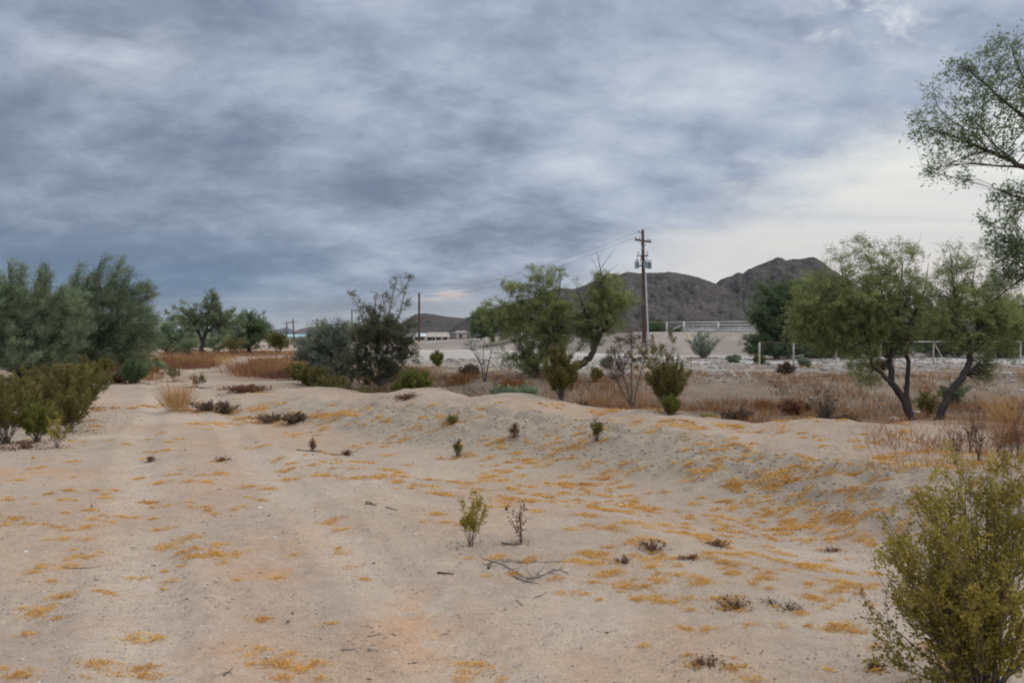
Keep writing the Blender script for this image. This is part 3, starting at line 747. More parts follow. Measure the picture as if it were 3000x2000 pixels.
for i, (bx, D, lob, lf_, lab) in enumerate([
      (490, 76, [(480, 960, 44, 30), (520, 975, 40, 28), (470, 1000, 50, 26), (530, 1005, 44, 22)], 'verde', 'broad bluish bush left of the distant forked tree'),
      (640, 88, [(630, 995, 50, 28), (670, 1000, 34, 24)], 'verde', 'rounded bush directly behind the forked trunk'),
      (818, 80, [(820, 985, 26, 22), (800, 1000, 24, 18), (832, 1002, 20, 16)], 'creosote_dark', 'dull brown green bush ending the distant tree row'),
      (788, 110, [(785, 970, 26, 20), (800, 985, 22, 14)], 'verde_pale', 'pale grey green bush farther back beyond the dark round tree'),
      (560, 70, [(555, 1010, 30, 16), (530, 1018, 24, 12)], 'verde_pale', 'low pale bush beside the forked trunk'),
      (690, 74, [(690, 1005, 28, 16), (668, 1012, 20, 10)], 'creosote_dark', 'low brownish bush in front of the dark round tree')]):
    plant('desert_bush', lab, 'bush', D, bx, lob, leaf=lf_, wood='twig', parts=('stems', 'foliage'), seed=30 + i, L=.15, auto_r=.03, cover=1.2)

for i, (bx, D_, lob, lf_, lab) in enumerate([
      (340, 66, [(320, 985, 50, 34), (370, 990, 44, 30), (345, 1015, 60, 22)], 'verde', 'bluish bush between the feathery trees and the distant tree row'),
      (430, 72, [(420, 985, 40, 26), (450, 1000, 40, 24), (400, 1005, 40, 20)], 'mesquite_dark', 'dark bush at the left end of the distant tree row'),
      (570, 98, [(520, 985, 60, 22), (600, 985, 60, 24), (660, 990, 50, 22)], 'verde', 'long low thicket filling the gap behind the distant forked tree'),
      (900, 70, [(885, 1005, 24, 14), (915, 1000, 24, 16)], 'creosote_dark', 'small dull bush on the flat left of the grey green bush'),
      (150, 60, [(60, 990, 90, 50), (180, 990, 90, 50), (280, 1000, 60, 36)], 'mesquite_dark', 'dark thicket behind the feathery trees at the left edge')]):
    plant('desert_bush', lab, 'bush', D_, bx, lob, leaf=lf_, wood='twig', parts=('stems', 'foliage'), seed=330 + i, L=.15, auto_r=.03, cover=1.2)

# left foreground creosotes
shrub('creosote_bush', 'olive creosote bush cut by the left edge of the photo', 'bush', 15, 13.9, .92, 1.1, 'creosote_dark', seed=41, stems=34, leaves=6000, bare=.38)
shrub('creosote_bush', 'brighter green creosote bush second from the left edge', 'bush', 108, 14.0, .66, .72, 'creosote_green', seed=42, stems=34, leaves=5500, bare=.30)
shrub('creosote_bush', 'skinny yellowing creosote seedling in front of the left bushes', 'bush', 165, 13.0, .46, .34, 'creosote', seed=43, stems=9, leaves=420, bare=.3)
shrub('creosote_bush', 'tall brown green creosote behind the brighter left bush', 'bush', 190, 17.0, 1.12, 1.7, 'creosote_dark', seed=44, stems=56, leaves=9500, bare=.30)
shrub('creosote_bush', 'dark creosote bush nearest the road on the left verge', 'bush', 246, 20.0, 1.08, 1.25, 'creosote_dark', seed=45, stems=60, leaves=12000, bare=.12)
shrub('creosote_bush', 'brown tinged creosote between the left edge and the tall verge bush', 'bush', 85, 18.5, .92, 2.0, 'creosote_dark', seed=46, stems=60, leaves=9500, bare=.3)
shrub('creosote_bush', 'lower creosote in front of the dark verge bush with bare ankles', 'bush', 205, 15.6, .72, 1.0, 'creosote_dark', seed=48, stems=36, leaves=5200, bare=.3)
shrub('creosote_bush', 'olive creosote behind the left edge bush', 'bush', -40, 16.5, 1.0, 1.4, 'creosote_dark', seed=49, stems=44, leaves=7000, bare=.3)
shrub('creosote_bush', 'low dark green shrub at the bend of the road', 'bush', 392, 30.5, .75, 1.0, 'mesquite_dark', seed=47, stems=44, leaves=5000, bare=.1)

# ======== centre: big creosote and its companion
plant('creosote_bush', 'large straggly creosote with tall leafy whips standing against the sky', 'bush', 31, 1110,
      [(1080, 960, 60, 34, .9), (1130, 975, 60, 40, .9), (1060, 1010, 60, 40, .8), (1120, 1030, 60, 44, .7), (1185, 985, 34, 40, .7), (1195, 1030, 26, 34, .7), (1165, 1045, 40, 40, .5), (1090, 1075, 60, 34, .6), (1040, 1060, 40, 40, .6),
       (1032, 868, 12, 14, .8), (1045, 900, 16, 16, .6), (1065, 920, 22, 18, .6), (1098, 875, 9, 10, .6), (1115, 905, 14, 22, .6), (1125, 870, 12, 14, .55), (1145, 890, 14, 18, .5), (1162, 820, 10, 12, .8), (1150, 850, 12, 14, .5), (1198, 817, 11, 11, 1), (1188, 850, 11, 16, .7),
       (1195, 895, 16, 16, .6), (1175, 925, 14, 20, .4), (1090, 925, 26, 20, .5), (1140, 935, 24, 18, .5), (1205, 950, 14, 16, .4), (1080, 1000, 70, 50, .8), (1140, 1010, 60, 50, .8), (1100, 960, 60, 36, .9), (1060, 1050, 50, 40, .8), (1130, 1075, 50, 30, .7), (1000, 1060, 50, 34, .7), (1030, 1095, 50, 22, .6), (1150, 960, 60, 40, .7), (1190, 1060, 40, 40, .7), (1040, 980, 50, 40, .8), (1120, 1000, 80, 60, .7), (1160, 1090, 44, 24, .6), (1210, 1000, 26, 34, .5), (1040, 1110, 50, 22, 1.1), (1100, 1112, 60, 20, 1.1), (1165, 1112, 44, 18, 1.0), (1070, 1085, 60, 30, .9), (1140, 1088, 50, 28, .9), (1215, 1050, 20, 26, .6)],
      [[(1112, 1128, .022), (1090, 1040, .016), (1062, 940, .02), (1034, 862, .01)], [(1112, 1128, .022), (1105, 1030, .016), (1100, 930, .02), (1098, 868, .01)], [(1114, 1128, .022), (1122, 1030, .016), (1128, 930, .02), (1120, 865, .01)],
       [(1116, 1128, .022), (1135, 1020, .014), (1142, 910, .02), (1163, 812, .01)], [(1118, 1128, .022), (1150, 1020, .014), (1172, 910, .02), (1200, 810, .01)], [(1118, 1128, .022), (1165, 1040, .014), (1195, 960, .02)],
       [(1110, 1128, .022), (1060, 1060, .014), (1030, 1000, .02)]],
      leaf='creosote_grey', wood='twig_grey', parts=('stems', 'foliage'), seed=51, bias=(.12, 0, .6), leafspread=.7, L=.06, wl=.4, twig=.22, cover=.56, auto_r=.012)
plant('desert_bush', 'rounded grey green bush against the left side of the big creosote', 'bush', 35, 985,
      [(935, 975, 40, 30, .9), (985, 975, 50, 34, .9), (1025, 985, 40, 34, .8), (950, 1020, 50, 36, 1), (1010, 1030, 50, 36, 1), (975, 1065, 60, 24, .9), (975, 945, 9, 12, .5), (990, 940, 7, 10, .4), (1000, 950, 8, 10, .4), (912, 955, 8, 12, .4), (900, 1010, 50, 36, 1), (930, 1060, 60, 34, 1), (1010, 1075, 50, 30, 1), (880, 1050, 40, 26, .9), (960, 1000, 70, 44, 1)],
      leaf='greygreen', wood='twig', parts=('stems', 'foliage'), seed=52, auto_r=.02, cover=.9, bias=(.1, 0, .5))
shrub('creosote_bush', 'low brown green creosote left of the big creosote in the dry grass', 'bush', 905, 31, .62, .9, 'creosote_dark', seed=53, stems=40, leaves=4500, bare=.1)
shrub('creosote_bush', 'dark low creosote at the foot of the big creosote', 'bush', 975, 29, .65, 1.3, 'creosote_dark', seed=54, stems=44, leaves=6000, bare=.1)
shrub('creosote_bush', 'olive bush with a dry grass tuft at the left end of the berm crest', 'bush', 1213, 22.0, .68, .75, 'creosote_green', seed=55, stems=46, leaves=6500, bare=.15)
shrub('creosote_bush', 'rounded bright olive bush right of the grass tuft at the berm end', 'bush', 1305, 23.5, .66, .80, 'creosote_green', seed=56, stems=50, leaves=8000, bare=.12)
shrub('creosote_bush', 'small distant olive bush beyond the berm end bushes', 'bush', 1282, 44, .75, .55, 'creosote_green', seed=57, stems=24, leaves=1500, bare=.2)
plant('dead_shrub', 'sparse leafless grey shrub standing in dry grass left of the leaning mesquite', 'shrub', 31, 1420,
      [(1390, 1015, 26, 22, .16), (1430, 1010, 28, 24, .16), (1455, 1035, 18, 18, .12), (1410, 1050, 18, 14, .1)],
      [[(1418, 1118, .035), (1410, 1070, .025), (1390, 1035, .014), (1375, 1005, .006)], [(1420, 1118, .035), (1430, 1070, .02), (1440, 1030, .012), (1450, 995, .005)], [(1420, 1100, .02), (1416, 1040, .012), (1420, 990, .005)]],
      leaf='creosote_dark', wood='bark_grey', parts=('stems', 'foliage'), seed=58)

for i, (px_, D_, h_, w_, lf_, lab) in enumerate([
      (870, 33, .60, .9, 'creosote_dark', 'brown green scrub at the left end of the big creosote thicket'),
      (940, 30, .75, 1.0, 'creosote_dark', 'ragged olive scrub below the grey green bush'),
      (1010, 27.5, .55, 1.0, 'brush', 'brown dead scrub under the big creosote'),
      (1060, 26.5, .60, .9, 'creosote_dark', 'dull scrub leaning on the stems of the big creosote'),
      (1180, 30, .80, .8, 'creosote_green', 'olive scrub behind the right side of the big creosote'),
      (1250, 23, .45, .7, 'creosote_dark', 'low dark olive scrub joining the two berm end bushes'),
      (300, 33, .8, 1.6, 'creosote_dark', 'dark scrub skirting the tallest feathery tree'),
      (350, 31, .45, 1.2, 'reddish', 'reddish brown scrub by the bend of the road'),
      (160, 27, .8, 2.0, 'creosote_dark', 'dark scrub in the shade of the left feathery tree'),
      (445, 40, .5, 1.3, 'verde', 'low blue green scrub where the feathery trees meet the grass band'),
      (1375, 34, .5, .8, 'brush', 'brown scrub left of the leafless grey shrub'),
      (1480, 30, .7, .9, 'verde', 'blue green scrub below the left arm of the leaning mesquite'),
      (1540, 29, .8, 1.0, 'verde', 'blue green drooping scrub at the foot of the leaning mesquite'),
      (1700, 26, .45, .8, 'brush', 'brown scrub under the leaning mesquite limb'),
      (1790, 22, .5, .7, 'brush', 'low brown scrub left of the sprawling brown creosote'),
      (2160, 24, .35, .9, 'brush', 'low brown scrub in the wash right of the small olive bush'),
      (2480, 22, .4, .8, 'brush', 'low brown scrub right of the bare grey brown shrub'),
      (2330, 27, .45, 1.1, 'reddish', 'reddish scrub in the wash behind the squat dark bush')]):
    shrub('scrub_bush', lab, 'bush', px_, D_, h_, w_, lf_, seed=430 + i, stems=34, leaves=int(1900 * w_ + 300), bare=.12, tight=.8)

# leaning mesquite in the middle
plant('mesquite_tree', 'leaning green mesquite in the centre with bare twigs above its crown', 'tree', 34, 1600,
      [(1568, 808, 40, 30, .8), (1503, 845, 44, 28, .75), (1540, 850, 40, 24, .5), (1641, 785, 26, 30, .35), (1620, 815, 26, 30, .3), (1446, 900, 44, 26, .8), (1541, 889, 60, 38, .9), (1600, 905, 66, 46, 1.1), (1630, 945, 60, 42, 1.1),
       (1575, 960, 70, 42, 1.0), (1650, 990, 60, 34, 1.0), (1500, 925, 60, 40, .9), (1790, 835, 60, 34, .8), (1745, 850, 40, 40, .7), (1828, 870, 56, 36, .85), (1733, 910, 44, 52, 1.0), (1772, 945, 58, 44, 1.0), (1850, 895, 34, 28, .6), (1800, 905, 44, 34, .8), (1720, 965, 50, 34, .9),
       (1700, 990, 34, 24, .8), (1534, 1035, 60, 40, .9), (1570, 1075, 46, 40, .9), (1500, 1060, 40, 26, .6), (1600, 1020, 50, 40, .9), (1690, 835, 24, 20, .12), (1470, 980, 44, 34, .5), (1560, 1000, 60, 40, 1), (1660, 930, 40, 40, .8), (1480, 940, 50, 34, .9), (1420, 935, 36, 28, .8), (1590, 860, 50, 34, .8), (1620, 1050, 40, 40, .9), (1770, 880, 50, 40, .9), (1690, 925, 40, 40, .7), (1685, 880, 34, 34, .4), (1740, 1000, 34, 24, .7)],
      [[(1600, 1150, .17), (1650, 1095, .15), (1700, 1068, .14), (1722, 1052, .12), (1740, 1026, .10), (1750, 965, .07), (1762, 908, .05), (1763, 831, .03), (1756, 774, .015), (1748, 736, .006)],
       [(1738, 1030, .09), (1768, 965, .06), (1790, 912, .045), (1820, 888, .03), (1852, 884, .015)],
       [(1665, 1085, .10), (1645, 1018, .08), (1626, 965, .06), (1616, 910, .04), (1596, 850, .02), (1570, 800, .01)],
       [(1742, 1022, .08), (1728, 950, .05), (1710, 900, .03), (1690, 850, .012)],
       [(1640, 1000, .06), (1580, 950, .04), (1500, 910, .025), (1440, 895, .01)],
       [(1620, 920, .03), (1640, 850, .02), (1640, 790, .008)],
       [(1758, 790, .012), (1778, 760, .008), (1802, 728, .004)], [(1757, 800, .01), (1738, 765, .006), (1726, 745, .003)], [(1762, 815, .01), (1790, 790, .006), (1812, 772, .003)],
       [(1750, 760, .007), (1768, 735, .004), (1772, 715, .003)],
       [(1600, 1140, .08), (1560, 1090, .05), (1530, 1030, .03)]],
      leaf='mesquite', seed=61, bias=(.1, 0, .30), leafspread=.75, cover=.78, wl=.26, L=.075, twig=.3)
plant('mesquite_tree', 'dark green tree behind the rail fence left of the leaning mesquite', 'tree', 105, 1440,
      [(1400, 930, 34, 26, 1.2), (1440, 925, 40, 30, 1.2), (1390, 955, 30, 26, 1.2), (1430, 965, 50, 26, 1.2), (1490, 950, 46, 30, 1.2), (1530, 960, 40, 28, 1.2)],
      [[(1445, 1000, .25), (1440, 960, .15), (1430, 925, .06)]], leaf='mesquite_dark', seed=62, L=.21, cover=1.1)
plant('mesquite_tree', 'small dark tree farther right behind the rail fence under the leaning mesquite', 'tree', 108, 1590,
      [(1575, 968, 40, 24, 1.2), (1620, 965, 36, 22, 1.1), (1600, 980, 46, 16, 1.1)], [[(1592, 1000, .2), (1592, 970, .1)]], leaf='mesquite_dark', seed=63, L=.21)

# creosotes on and behind the berm
shrub('creosote_bush', 'brown tinged creosote rising from the berm in front of the leaning mesquite', 'bush', 1645, 17.4, 1.02, .66, 'creosote_dark', seed=71, stems=44, leaves=9500, bare=.33,
      tips=[(1600, 1070), (1620, 1045), (1655, 1035), (1690, 1060), (1700, 1090), (1612, 1110)])
shrub('creosote_bush', 'large airy creosote on the berm right of the leaning mesquite', 'bush', 1955, 15.6, 1.02, .72, 'creosote_dark', seed=72, stems=46, leaves=8000, bare=.36,
      tips=[(1860, 1000), (1885, 985), (1900, 1010), (1935, 990), (1968, 1000), (1990, 1040), (2005, 1070), (1845, 1040), (1955, 985), (1915, 1000)])
shrub('creosote_bush', 'small dense skirt of leaves at the foot of the large airy creosote', 'bush', 1962, 15.0, .30, .34, 'creosote_green', seed=73, stems=30, leaves=2600, bare=.05)
plant('creosote_bush', 'sprawling brown creosote between the leaning mesquite and the utility pole', 'bush', 24, 1850,
      [(1845, 975, 16, 20, .5), (1820, 1000, 20, 16, .4), (1800, 1030, 24, 20, .5), (1850, 1005, 24, 20, .5), (1785, 1070, 20, 22, .5), (1815, 1075, 26, 20, .45), (1845, 1050, 20, 20, .4), (1800, 1105, 22, 18, .4), (1900, 1015, 16, 20, .35), (1880, 1050, 20, 20, .3)],
      [[(1850, 1190, .03), (1830, 1110, .02), (1800, 1040, .01), (1790, 1010, .005)], [(1852, 1190, .03), (1850, 1100, .02), (1850, 1020, .012), (1845, 960, .005)], [(1855, 1190, .025), (1875, 1100, .018), (1890, 1050, .01), (1905, 1000, .004)], [(1850, 1190, .025), (1815, 1130, .015), (1785, 1080, .008)]],
      leaf='brush', wood='twig', parts=('stems', 'foliage'), seed=74, L=.042, wl=.45, twig=.15, bias=(0, 0, .5))
shrub('creosote_bush', 'small upright olive bush on the wash edge between two dry grass patches', 'bush', 2072, 17.0, .40, .42, 'creosote', seed=75, stems=40, leaves=4200, bare=.06, tight=.3)
shrub('creosote_bush', 'squat dense dark olive bush on the wash edge left of the mesquite trunks', 'bush', 2400, 16.2, .42, .60, 'creosote_dark', seed=76, stems=70, leaves=9000, bare=.04, tight=.3)
shrub('dead_shrub', 'bare grey brown shrub behind the squat dark bush', 'shrub', 2420, 23, 1.15, .95, 'brush', seed=77, stems=46, leaves=700, bare=.25)
shrub('desert_bush', 'fan shaped grey green bush on the embankment below the white fence', 'bush', 2062, 58, 1.75, 2.2, 'greygreen', wood='twig_grey', seed=78, stems=44, leaves=1300, bare=.05, tight=.2, up=.35)
for i, (px_, D_, h_, w_, lf_, lab) in enumerate([
      (2150, 50, .35, .9, 'greygreen', 'low grey bush on the rubble bank right of the fan shaped bush'),
      (2225, 48, .45, .5, 'creosote_dark', 'small olive bush at the foot of the tall white gate post'),
      (2360, 44, .40, .7, 'greygreen', 'low grey green bush on the bank below the pipe fence'),
      (2800, 30, .75, 1.1, 'mesquite_dark', 'dark low bush between the two mesquite trunks'),
      (2720, 26, .85, .8, 'creosote_dark', 'thin dull bush behind the right mesquite trunk'),
      (2580, 40, .5, 1.2, 'brush', 'brown dead brush on the bank behind the left mesquite trunk'),
      (2300, 36, .45, .7, 'brush', 'small brown dead bush on the rubble bank'),
      (1780, 42, .55, .6, 'greygreen', 'small grey bush right of the leaning mesquite trunk'),
      (1745, 33, .5, .5, 'creosote_dark', 'small dull bush below the leaning mesquite limb')]):
    shrub('bank_bush', lab, 'bush', px_, D_, h_, w_, lf_, seed=80 + i, stems=30, leaves=int(1500 * w_ + 500), bare=.08)

# ======== right: mesquites in front of the wash
plant('mesquite_tree', 'mesquite with three dark stems splitting from one base on the right', 'tree', 17, 2672,
      [(2380, 900, 60, 60, 0.80), (2440, 880, 70, 70, 0.95), (2400, 970, 60, 50, 0.85), (2500, 930, 70, 60, 1.00), (2560, 890, 80, 70, 1.00), (2470, 985, 46, 44, 0.80), (2610, 850, 80, 70, 0.72), (2660, 900, 70, 60, 0.90), (2540, 1010, 44, 60, 1.00), (2515, 1075, 34, 44, 0.90),
       (2600, 970, 70, 44, 0.85), (2450, 780, 50, 44, 0.25), (2510, 730, 44, 34, 0.28), (2520, 790, 60, 50, 0.31), (2600, 770, 60, 50, 0.26), (2665, 770, 56, 56, 0.26), (2630, 720, 60, 30, 0.12), (2690, 830, 50, 50, 0.51), (2440, 735, 20, 20, 0.19), (2515, 705, 14, 16, 0.37), (2340, 870, 30, 40, 0.59), (2580, 830, 60, 50, 0.59), (2350, 930, 46, 50, 0.90), (2400, 820, 50, 40, 0.75), (2480, 840, 60, 50, 0.68), (2440, 1010, 50, 30, 0.80), (2700, 960, 50, 40, 0.80), (2560, 950, 60, 50, 0.90), (2640, 1010, 50, 30, 0.50), (2395, 1000, 60, 44, 1.00), (2350, 900, 44, 60, 1.00), (2345, 980, 40, 50, 0.90), (2440, 1000, 60, 40, 1.00), (2540, 1110, 34, 30, 0.70), (2480, 1030, 40, 30, 0.70), (2320, 960, 30, 40, 0.60), (2560, 760, 60, 50, 0.31), (2480, 760, 40, 40, 0.31), (2640, 730, 50, 34, 0.22)],
      [[(2678, 1262, .085), (2671, 1229, .080), (2642, 1163, .066), (2618, 1125, .060), (2608, 1052, .050), (2623, 979, .040), (2633, 911, .030), (2637, 848, .02), (2645, 770, .008)],
       [(2622, 1130, .045), (2584, 1096, .038), (2553, 1062, .032), (2545, 1013, .024), (2520, 930, .016), (2480, 850, .01), (2460, 760, .004)],
       [(2678, 1250, .06), (2662, 1190, .052), (2657, 1125, .046), (2662, 1067, .040), (2652, 999, .034), (2680, 920, .022), (2710, 850, .012), (2720, 770, .004)],
       [(2610, 1060, .03), (2575, 970, .022), (2500, 900, .014), (2420, 880, .008), (2370, 880, .004)],
       [(2628, 960, .025), (2590, 870, .015), (2560, 790, .008), (2520, 720, .003)],
       [(2640, 860, .01), (2620, 780, .006), (2600, 700, .0025)], [(2650, 800, .006), (2690, 720, .003), (2700, 680, .002)], [(2600, 800, .005), (2580, 730, .003), (2565, 690, .002)]],
      leaf='mesquite', seed=91, bias=(0, 0, .2), leafspread=.85, cover=.72, L=.040, wl=.28, twig=.20, sub=1.5)
plant('mesquite_tree', 'mesquite whose single thick trunk leans right beside the three stemmed one', 'tree', 16.4, 2742,
      [(2800, 760, 50, 50, 0.28), (2790, 830, 60, 60, 0.55), (2850, 790, 50, 60, 0.25), (2850, 870, 70, 60, 0.68), (2790, 910, 66, 50, 0.85), (2740, 950, 50, 44, 0.80), (2870, 940, 70, 50, 0.90), (2930, 910, 60, 50, 0.80), (2980, 950, 60, 50, 0.90), (2780, 985, 50, 40, 0.70), (2900, 1000, 60, 44, 0.80),
       (2890, 1065, 44, 44, 0.80), (2960, 1020, 50, 50, 0.70), (2880, 730, 20, 30, 0.15), (2780, 720, 34, 26, 0.19), (2900, 840, 44, 44, 0.42), (2960, 860, 50, 44, 0.42), (2905, 1110, 30, 30, 0.50), (2730, 870, 40, 40, 0.59), (2760, 800, 44, 44, 0.47), (2950, 960, 60, 50, 0.80), (2830, 1000, 60, 36, 0.70), (2930, 820, 40, 40, 0.42)],
      [[(2738, 1300, .085), (2746, 1246, .080), (2759, 1207, .074), (2783, 1149, .066), (2822, 1100, .062), (2841, 1052, .055), (2840, 999, .046), (2865, 972, .038), (2894, 938, .028), (2925, 880, .014)],
       [(2840, 1000, .035), (2815, 930, .024), (2795, 850, .014), (2785, 740, .004)], [(2866, 972, .025), (2860, 900, .016), (2850, 820, .009), (2870, 730, .003)],
       [(2825, 1098, .03), (2870, 1070, .02), (2900, 1090, .008)], [(2895, 938, .02), (2950, 940, .012), (3010, 960, .005)]],
      leaf='mesquite', seed=92, bias=(0, 0, .2), leafspread=.85, cover=.72, L=.040, wl=.28, twig=.20, sub=1.5)
# trees behind the pipe fence
for i, (bx, D_, lob, lab) in enumerate([
      (2275, 56, [(2275, 848, 58, 40), (2250, 900, 48, 52), (2320, 880, 70, 64), (2258, 960, 56, 60), (2340, 955, 70, 64), (2290, 1015, 90, 40), (2360, 870, 50, 50)], 'dark drooping tree behind the tall white gate post'),
      (2420, 58, [(2370, 850, 50, 44), (2430, 860, 60, 50), (2380, 930, 60, 50), (2450, 940, 60, 50), (2410, 1000, 70, 44), (2340, 1010, 40, 40), (2480, 1010, 60, 40), (2420, 1035, 80, 20)], 'broad dark tree second along behind the pipe fence'),
      (2580, 60, [(2560, 900, 70, 50), (2620, 920, 60, 50), (2550, 980, 70, 50), (2630, 990, 60, 44), (2580, 1020, 80, 30)], 'dark tree behind the pipe fence between the mesquite stems'),
      (2760, 62, [(2720, 920, 60, 44), (2790, 930, 60, 50), (2740, 985, 60, 40), (2800, 990, 60, 40), (2760, 1015, 60, 30), (2700, 1000, 50, 40)], 'dark tree behind the braced fence post'),
      (2930, 60, [(2880, 930, 60, 44), (2950, 920, 60, 50), (2900, 990, 70, 40), (2990, 980, 60, 50), (3030, 930, 50, 50), (2930, 1020, 80, 30)], 'dark tree behind the right hand end of the pipe fence')]):
    plant('background_tree', lab, 'tree', D_, bx, [(*l, 1.15) for l in lob] + [(bx - 50, 1012, 56, 30, 1.9), (bx + 50, 1014, 56, 30, 1.9), (bx, 1028, 95, 20, 2.0), (bx, 1005, 60, 30, 1.8), (bx - 40, 900, 60, 44, 1.0), (bx + 45, 910, 60, 44, 1.0)], [[(bx, 1052, .16), (bx, 1000, .12), (bx - 8, 940, .06)]], leaf='mesquite_dark', seed=100 + i, L=.13, cover=1.0, group='dark trees behind the pipe fence')
# overhanging tree whose trunk stands beyond the right edge
plant('overhanging_tree', 'tall tree reaching in from the right edge with airy grey green branches against the sky', 'tree', 7.6, 3330,
      [(2740, 400, 56, 50, .34), (2800, 350, 60, 60, .42), (2860, 300, 60, 60, .50), (2820, 420, 60, 44, .46), (2900, 380, 70, 60, .5), (2760, 470, 50, 34, .3), (2700, 380, 30, 34, .30), (2880, 230, 50, 50, .42), (2950, 200, 50, 56, .5), (2960, 290, 60, 60, .5), (2990, 380, 60, 60, .5),
       (2735, 265, 20, 44, .25), (2830, 195, 36, 24, .42), (2790, 185, 16, 12, .5), (2900, 150, 30, 16, .25), (2980, 140, 30, 40, .45), (2700, 340, 24, 24, .25), (2830, 525, 24, 22, .28), (2880, 455, 60, 24, .3), (2960, 450, 50, 34, .35), (2930, 120, 22, 14, .25), (2730, 510, 22, 14, .2),
       (2950, 560, 44, 34, .40), (2985, 610, 40, 40, .6), (2925, 580, 24, 20, .3), (2960, 680, 50, 44, .7), (2995, 730, 50, 50, .85), (2940, 740, 44, 50, .65), (2970, 800, 44, 44, .7), (2910, 720, 20, 24, .28), (2920, 830, 30, 34, .45), (2880, 640, 14, 8, .18), (2905, 660, 14, 12, .22), (3060, 560, 70, 90, .7), (3330, 330, 170, 150, .35), (3520, 480, 160, 150, .35), (3420, 180, 150, 110, .3), (3620, 700, 140, 150, .35), (3250, 500, 110, 110, .4), (3080, 300, 80, 120, .6), (3090, 760, 80, 90, .7)],
      [[(3330, 1700, .15), (3320, 1300, .13), (3290, 950, .11), (3230, 760, .09), (3150, 600, .06), (3060, 520, .035), (2990, 485, .022), (2940, 460, .018), (2870, 432, .014), (2790, 400, .009), (2720, 375, .004)],
       [(2995, 487, .012), (2930, 486, .009), (2850, 480, .006), (2760, 488, .004), (2690, 515, .002)],
       [(3150, 600, .045), (3090, 450, .028), (3030, 370, .018), (2960, 310, .012), (2890, 250, .008), (2830, 200, .004), (2790, 180, .002)],
       [(2960, 465, .010), (2910, 420, .007), (2850, 350, .005), (2790, 310, .002)], [(2900, 445, .008), (2860, 400, .005), (2760, 330, .003), (2730, 250, .0015)],
       [(3090, 450, .02), (3040, 300, .012), (2990, 210, .007), (2960, 130, .002)],
       [(3230, 760, .05), (3120, 760, .03), (3040, 740, .018), (2980, 720, .01), (2930, 700, .004)], [(3120, 760, .02), (3020, 800, .012), (2950, 850, .006), (2900, 890, .003)],
       [(3290, 950, .08), (3360, 700, .06), (3440, 500, .035), (3480, 320, .015)], [(3310, 1100, .07), (3450, 900, .05), (3600, 700, .02)], [(3230, 760, .06), (3260, 520, .04), (3330, 300, .015)],
       [(3150, 610, .03), (3060, 600, .016), (2990, 580, .008), (2930, 560, .003)]],
      leaf='overhang', seed=95, bias=(-.25, 0, .10), leafspread=.8, cover=.78, grow=1.08, L=.040, wl=.30, twig=.17, sub=1.25, clump=11, depth=.9)

# ======== right foreground creosote and edge plants
shrub('creosote_bush', 'big yellow green creosote bush filling the lower right corner', 'bush', 2885, 3.95, 1.05, 1.0, 'creosote', wood='twig', seed=121, stems=50, leaves=20000, bare=.18, L=.0150, wl=.62, sidetw=15, twl=.13, tight=.8,
      tips=[(2700, 1430), (2730, 1420), (2660, 1510), (2625, 1560), (2615, 1650), (2625, 1770), (2655, 1880), (2800, 1480), (2850, 1420), (2930, 1390), (2965, 1350), (2985, 1330), (2900, 1440), (2960, 1440), (2680, 1560), (2760, 1520), (2750, 1610), (2595, 1690), (2720, 1700), (2860, 1520), (3010, 1420), (2640, 1590), (2590, 1820), (2610, 1900), (2660, 1820), (2650, 1700), (2700, 1800), (2720, 1900), (2630, 1960), (2580, 1720), (2620, 1620)])
shrub('creosote_bush', 'dark green bush at the right edge beyond the tall weeds', 'bush', 2990, 14.5, .85, .72, 'creosote_dark', seed=122, stems=60, leaves=9000, bare=.05)
shrub('creosote_bush', 'low creosote sprig right of the big corner creosote at the bottom edge', 'bush', 2770, 3.62, .13, .22, 'creosote_green', seed=123, stems=14, leaves=900, bare=.05, L=.012)
for i, (px_, D_, h_, lab) in enumerate([(2870, 9.6, .72, 'tall dark dead weed stalk right of the leaning trunk'), (2800, 9.5, .50, 'dead weed stalk with a hooked stem on the berm'),
                                        (2940, 9.2, .62, 'brown dead weed near the right edge'), (2985, 10.2, .80, 'dead weed stalk touching the right edge'), (2845, 10.4, .45, 'short brown weed beside the tall dark stalk')]):
    shrub('dead_weed', lab, 'weed', px_, D_, h_, .22, 'reddish', seed=130 + i, stems=7, leaves=160, bare=.3, sidetw=4, twl=.12, group='dead weeds on the berm at the right')

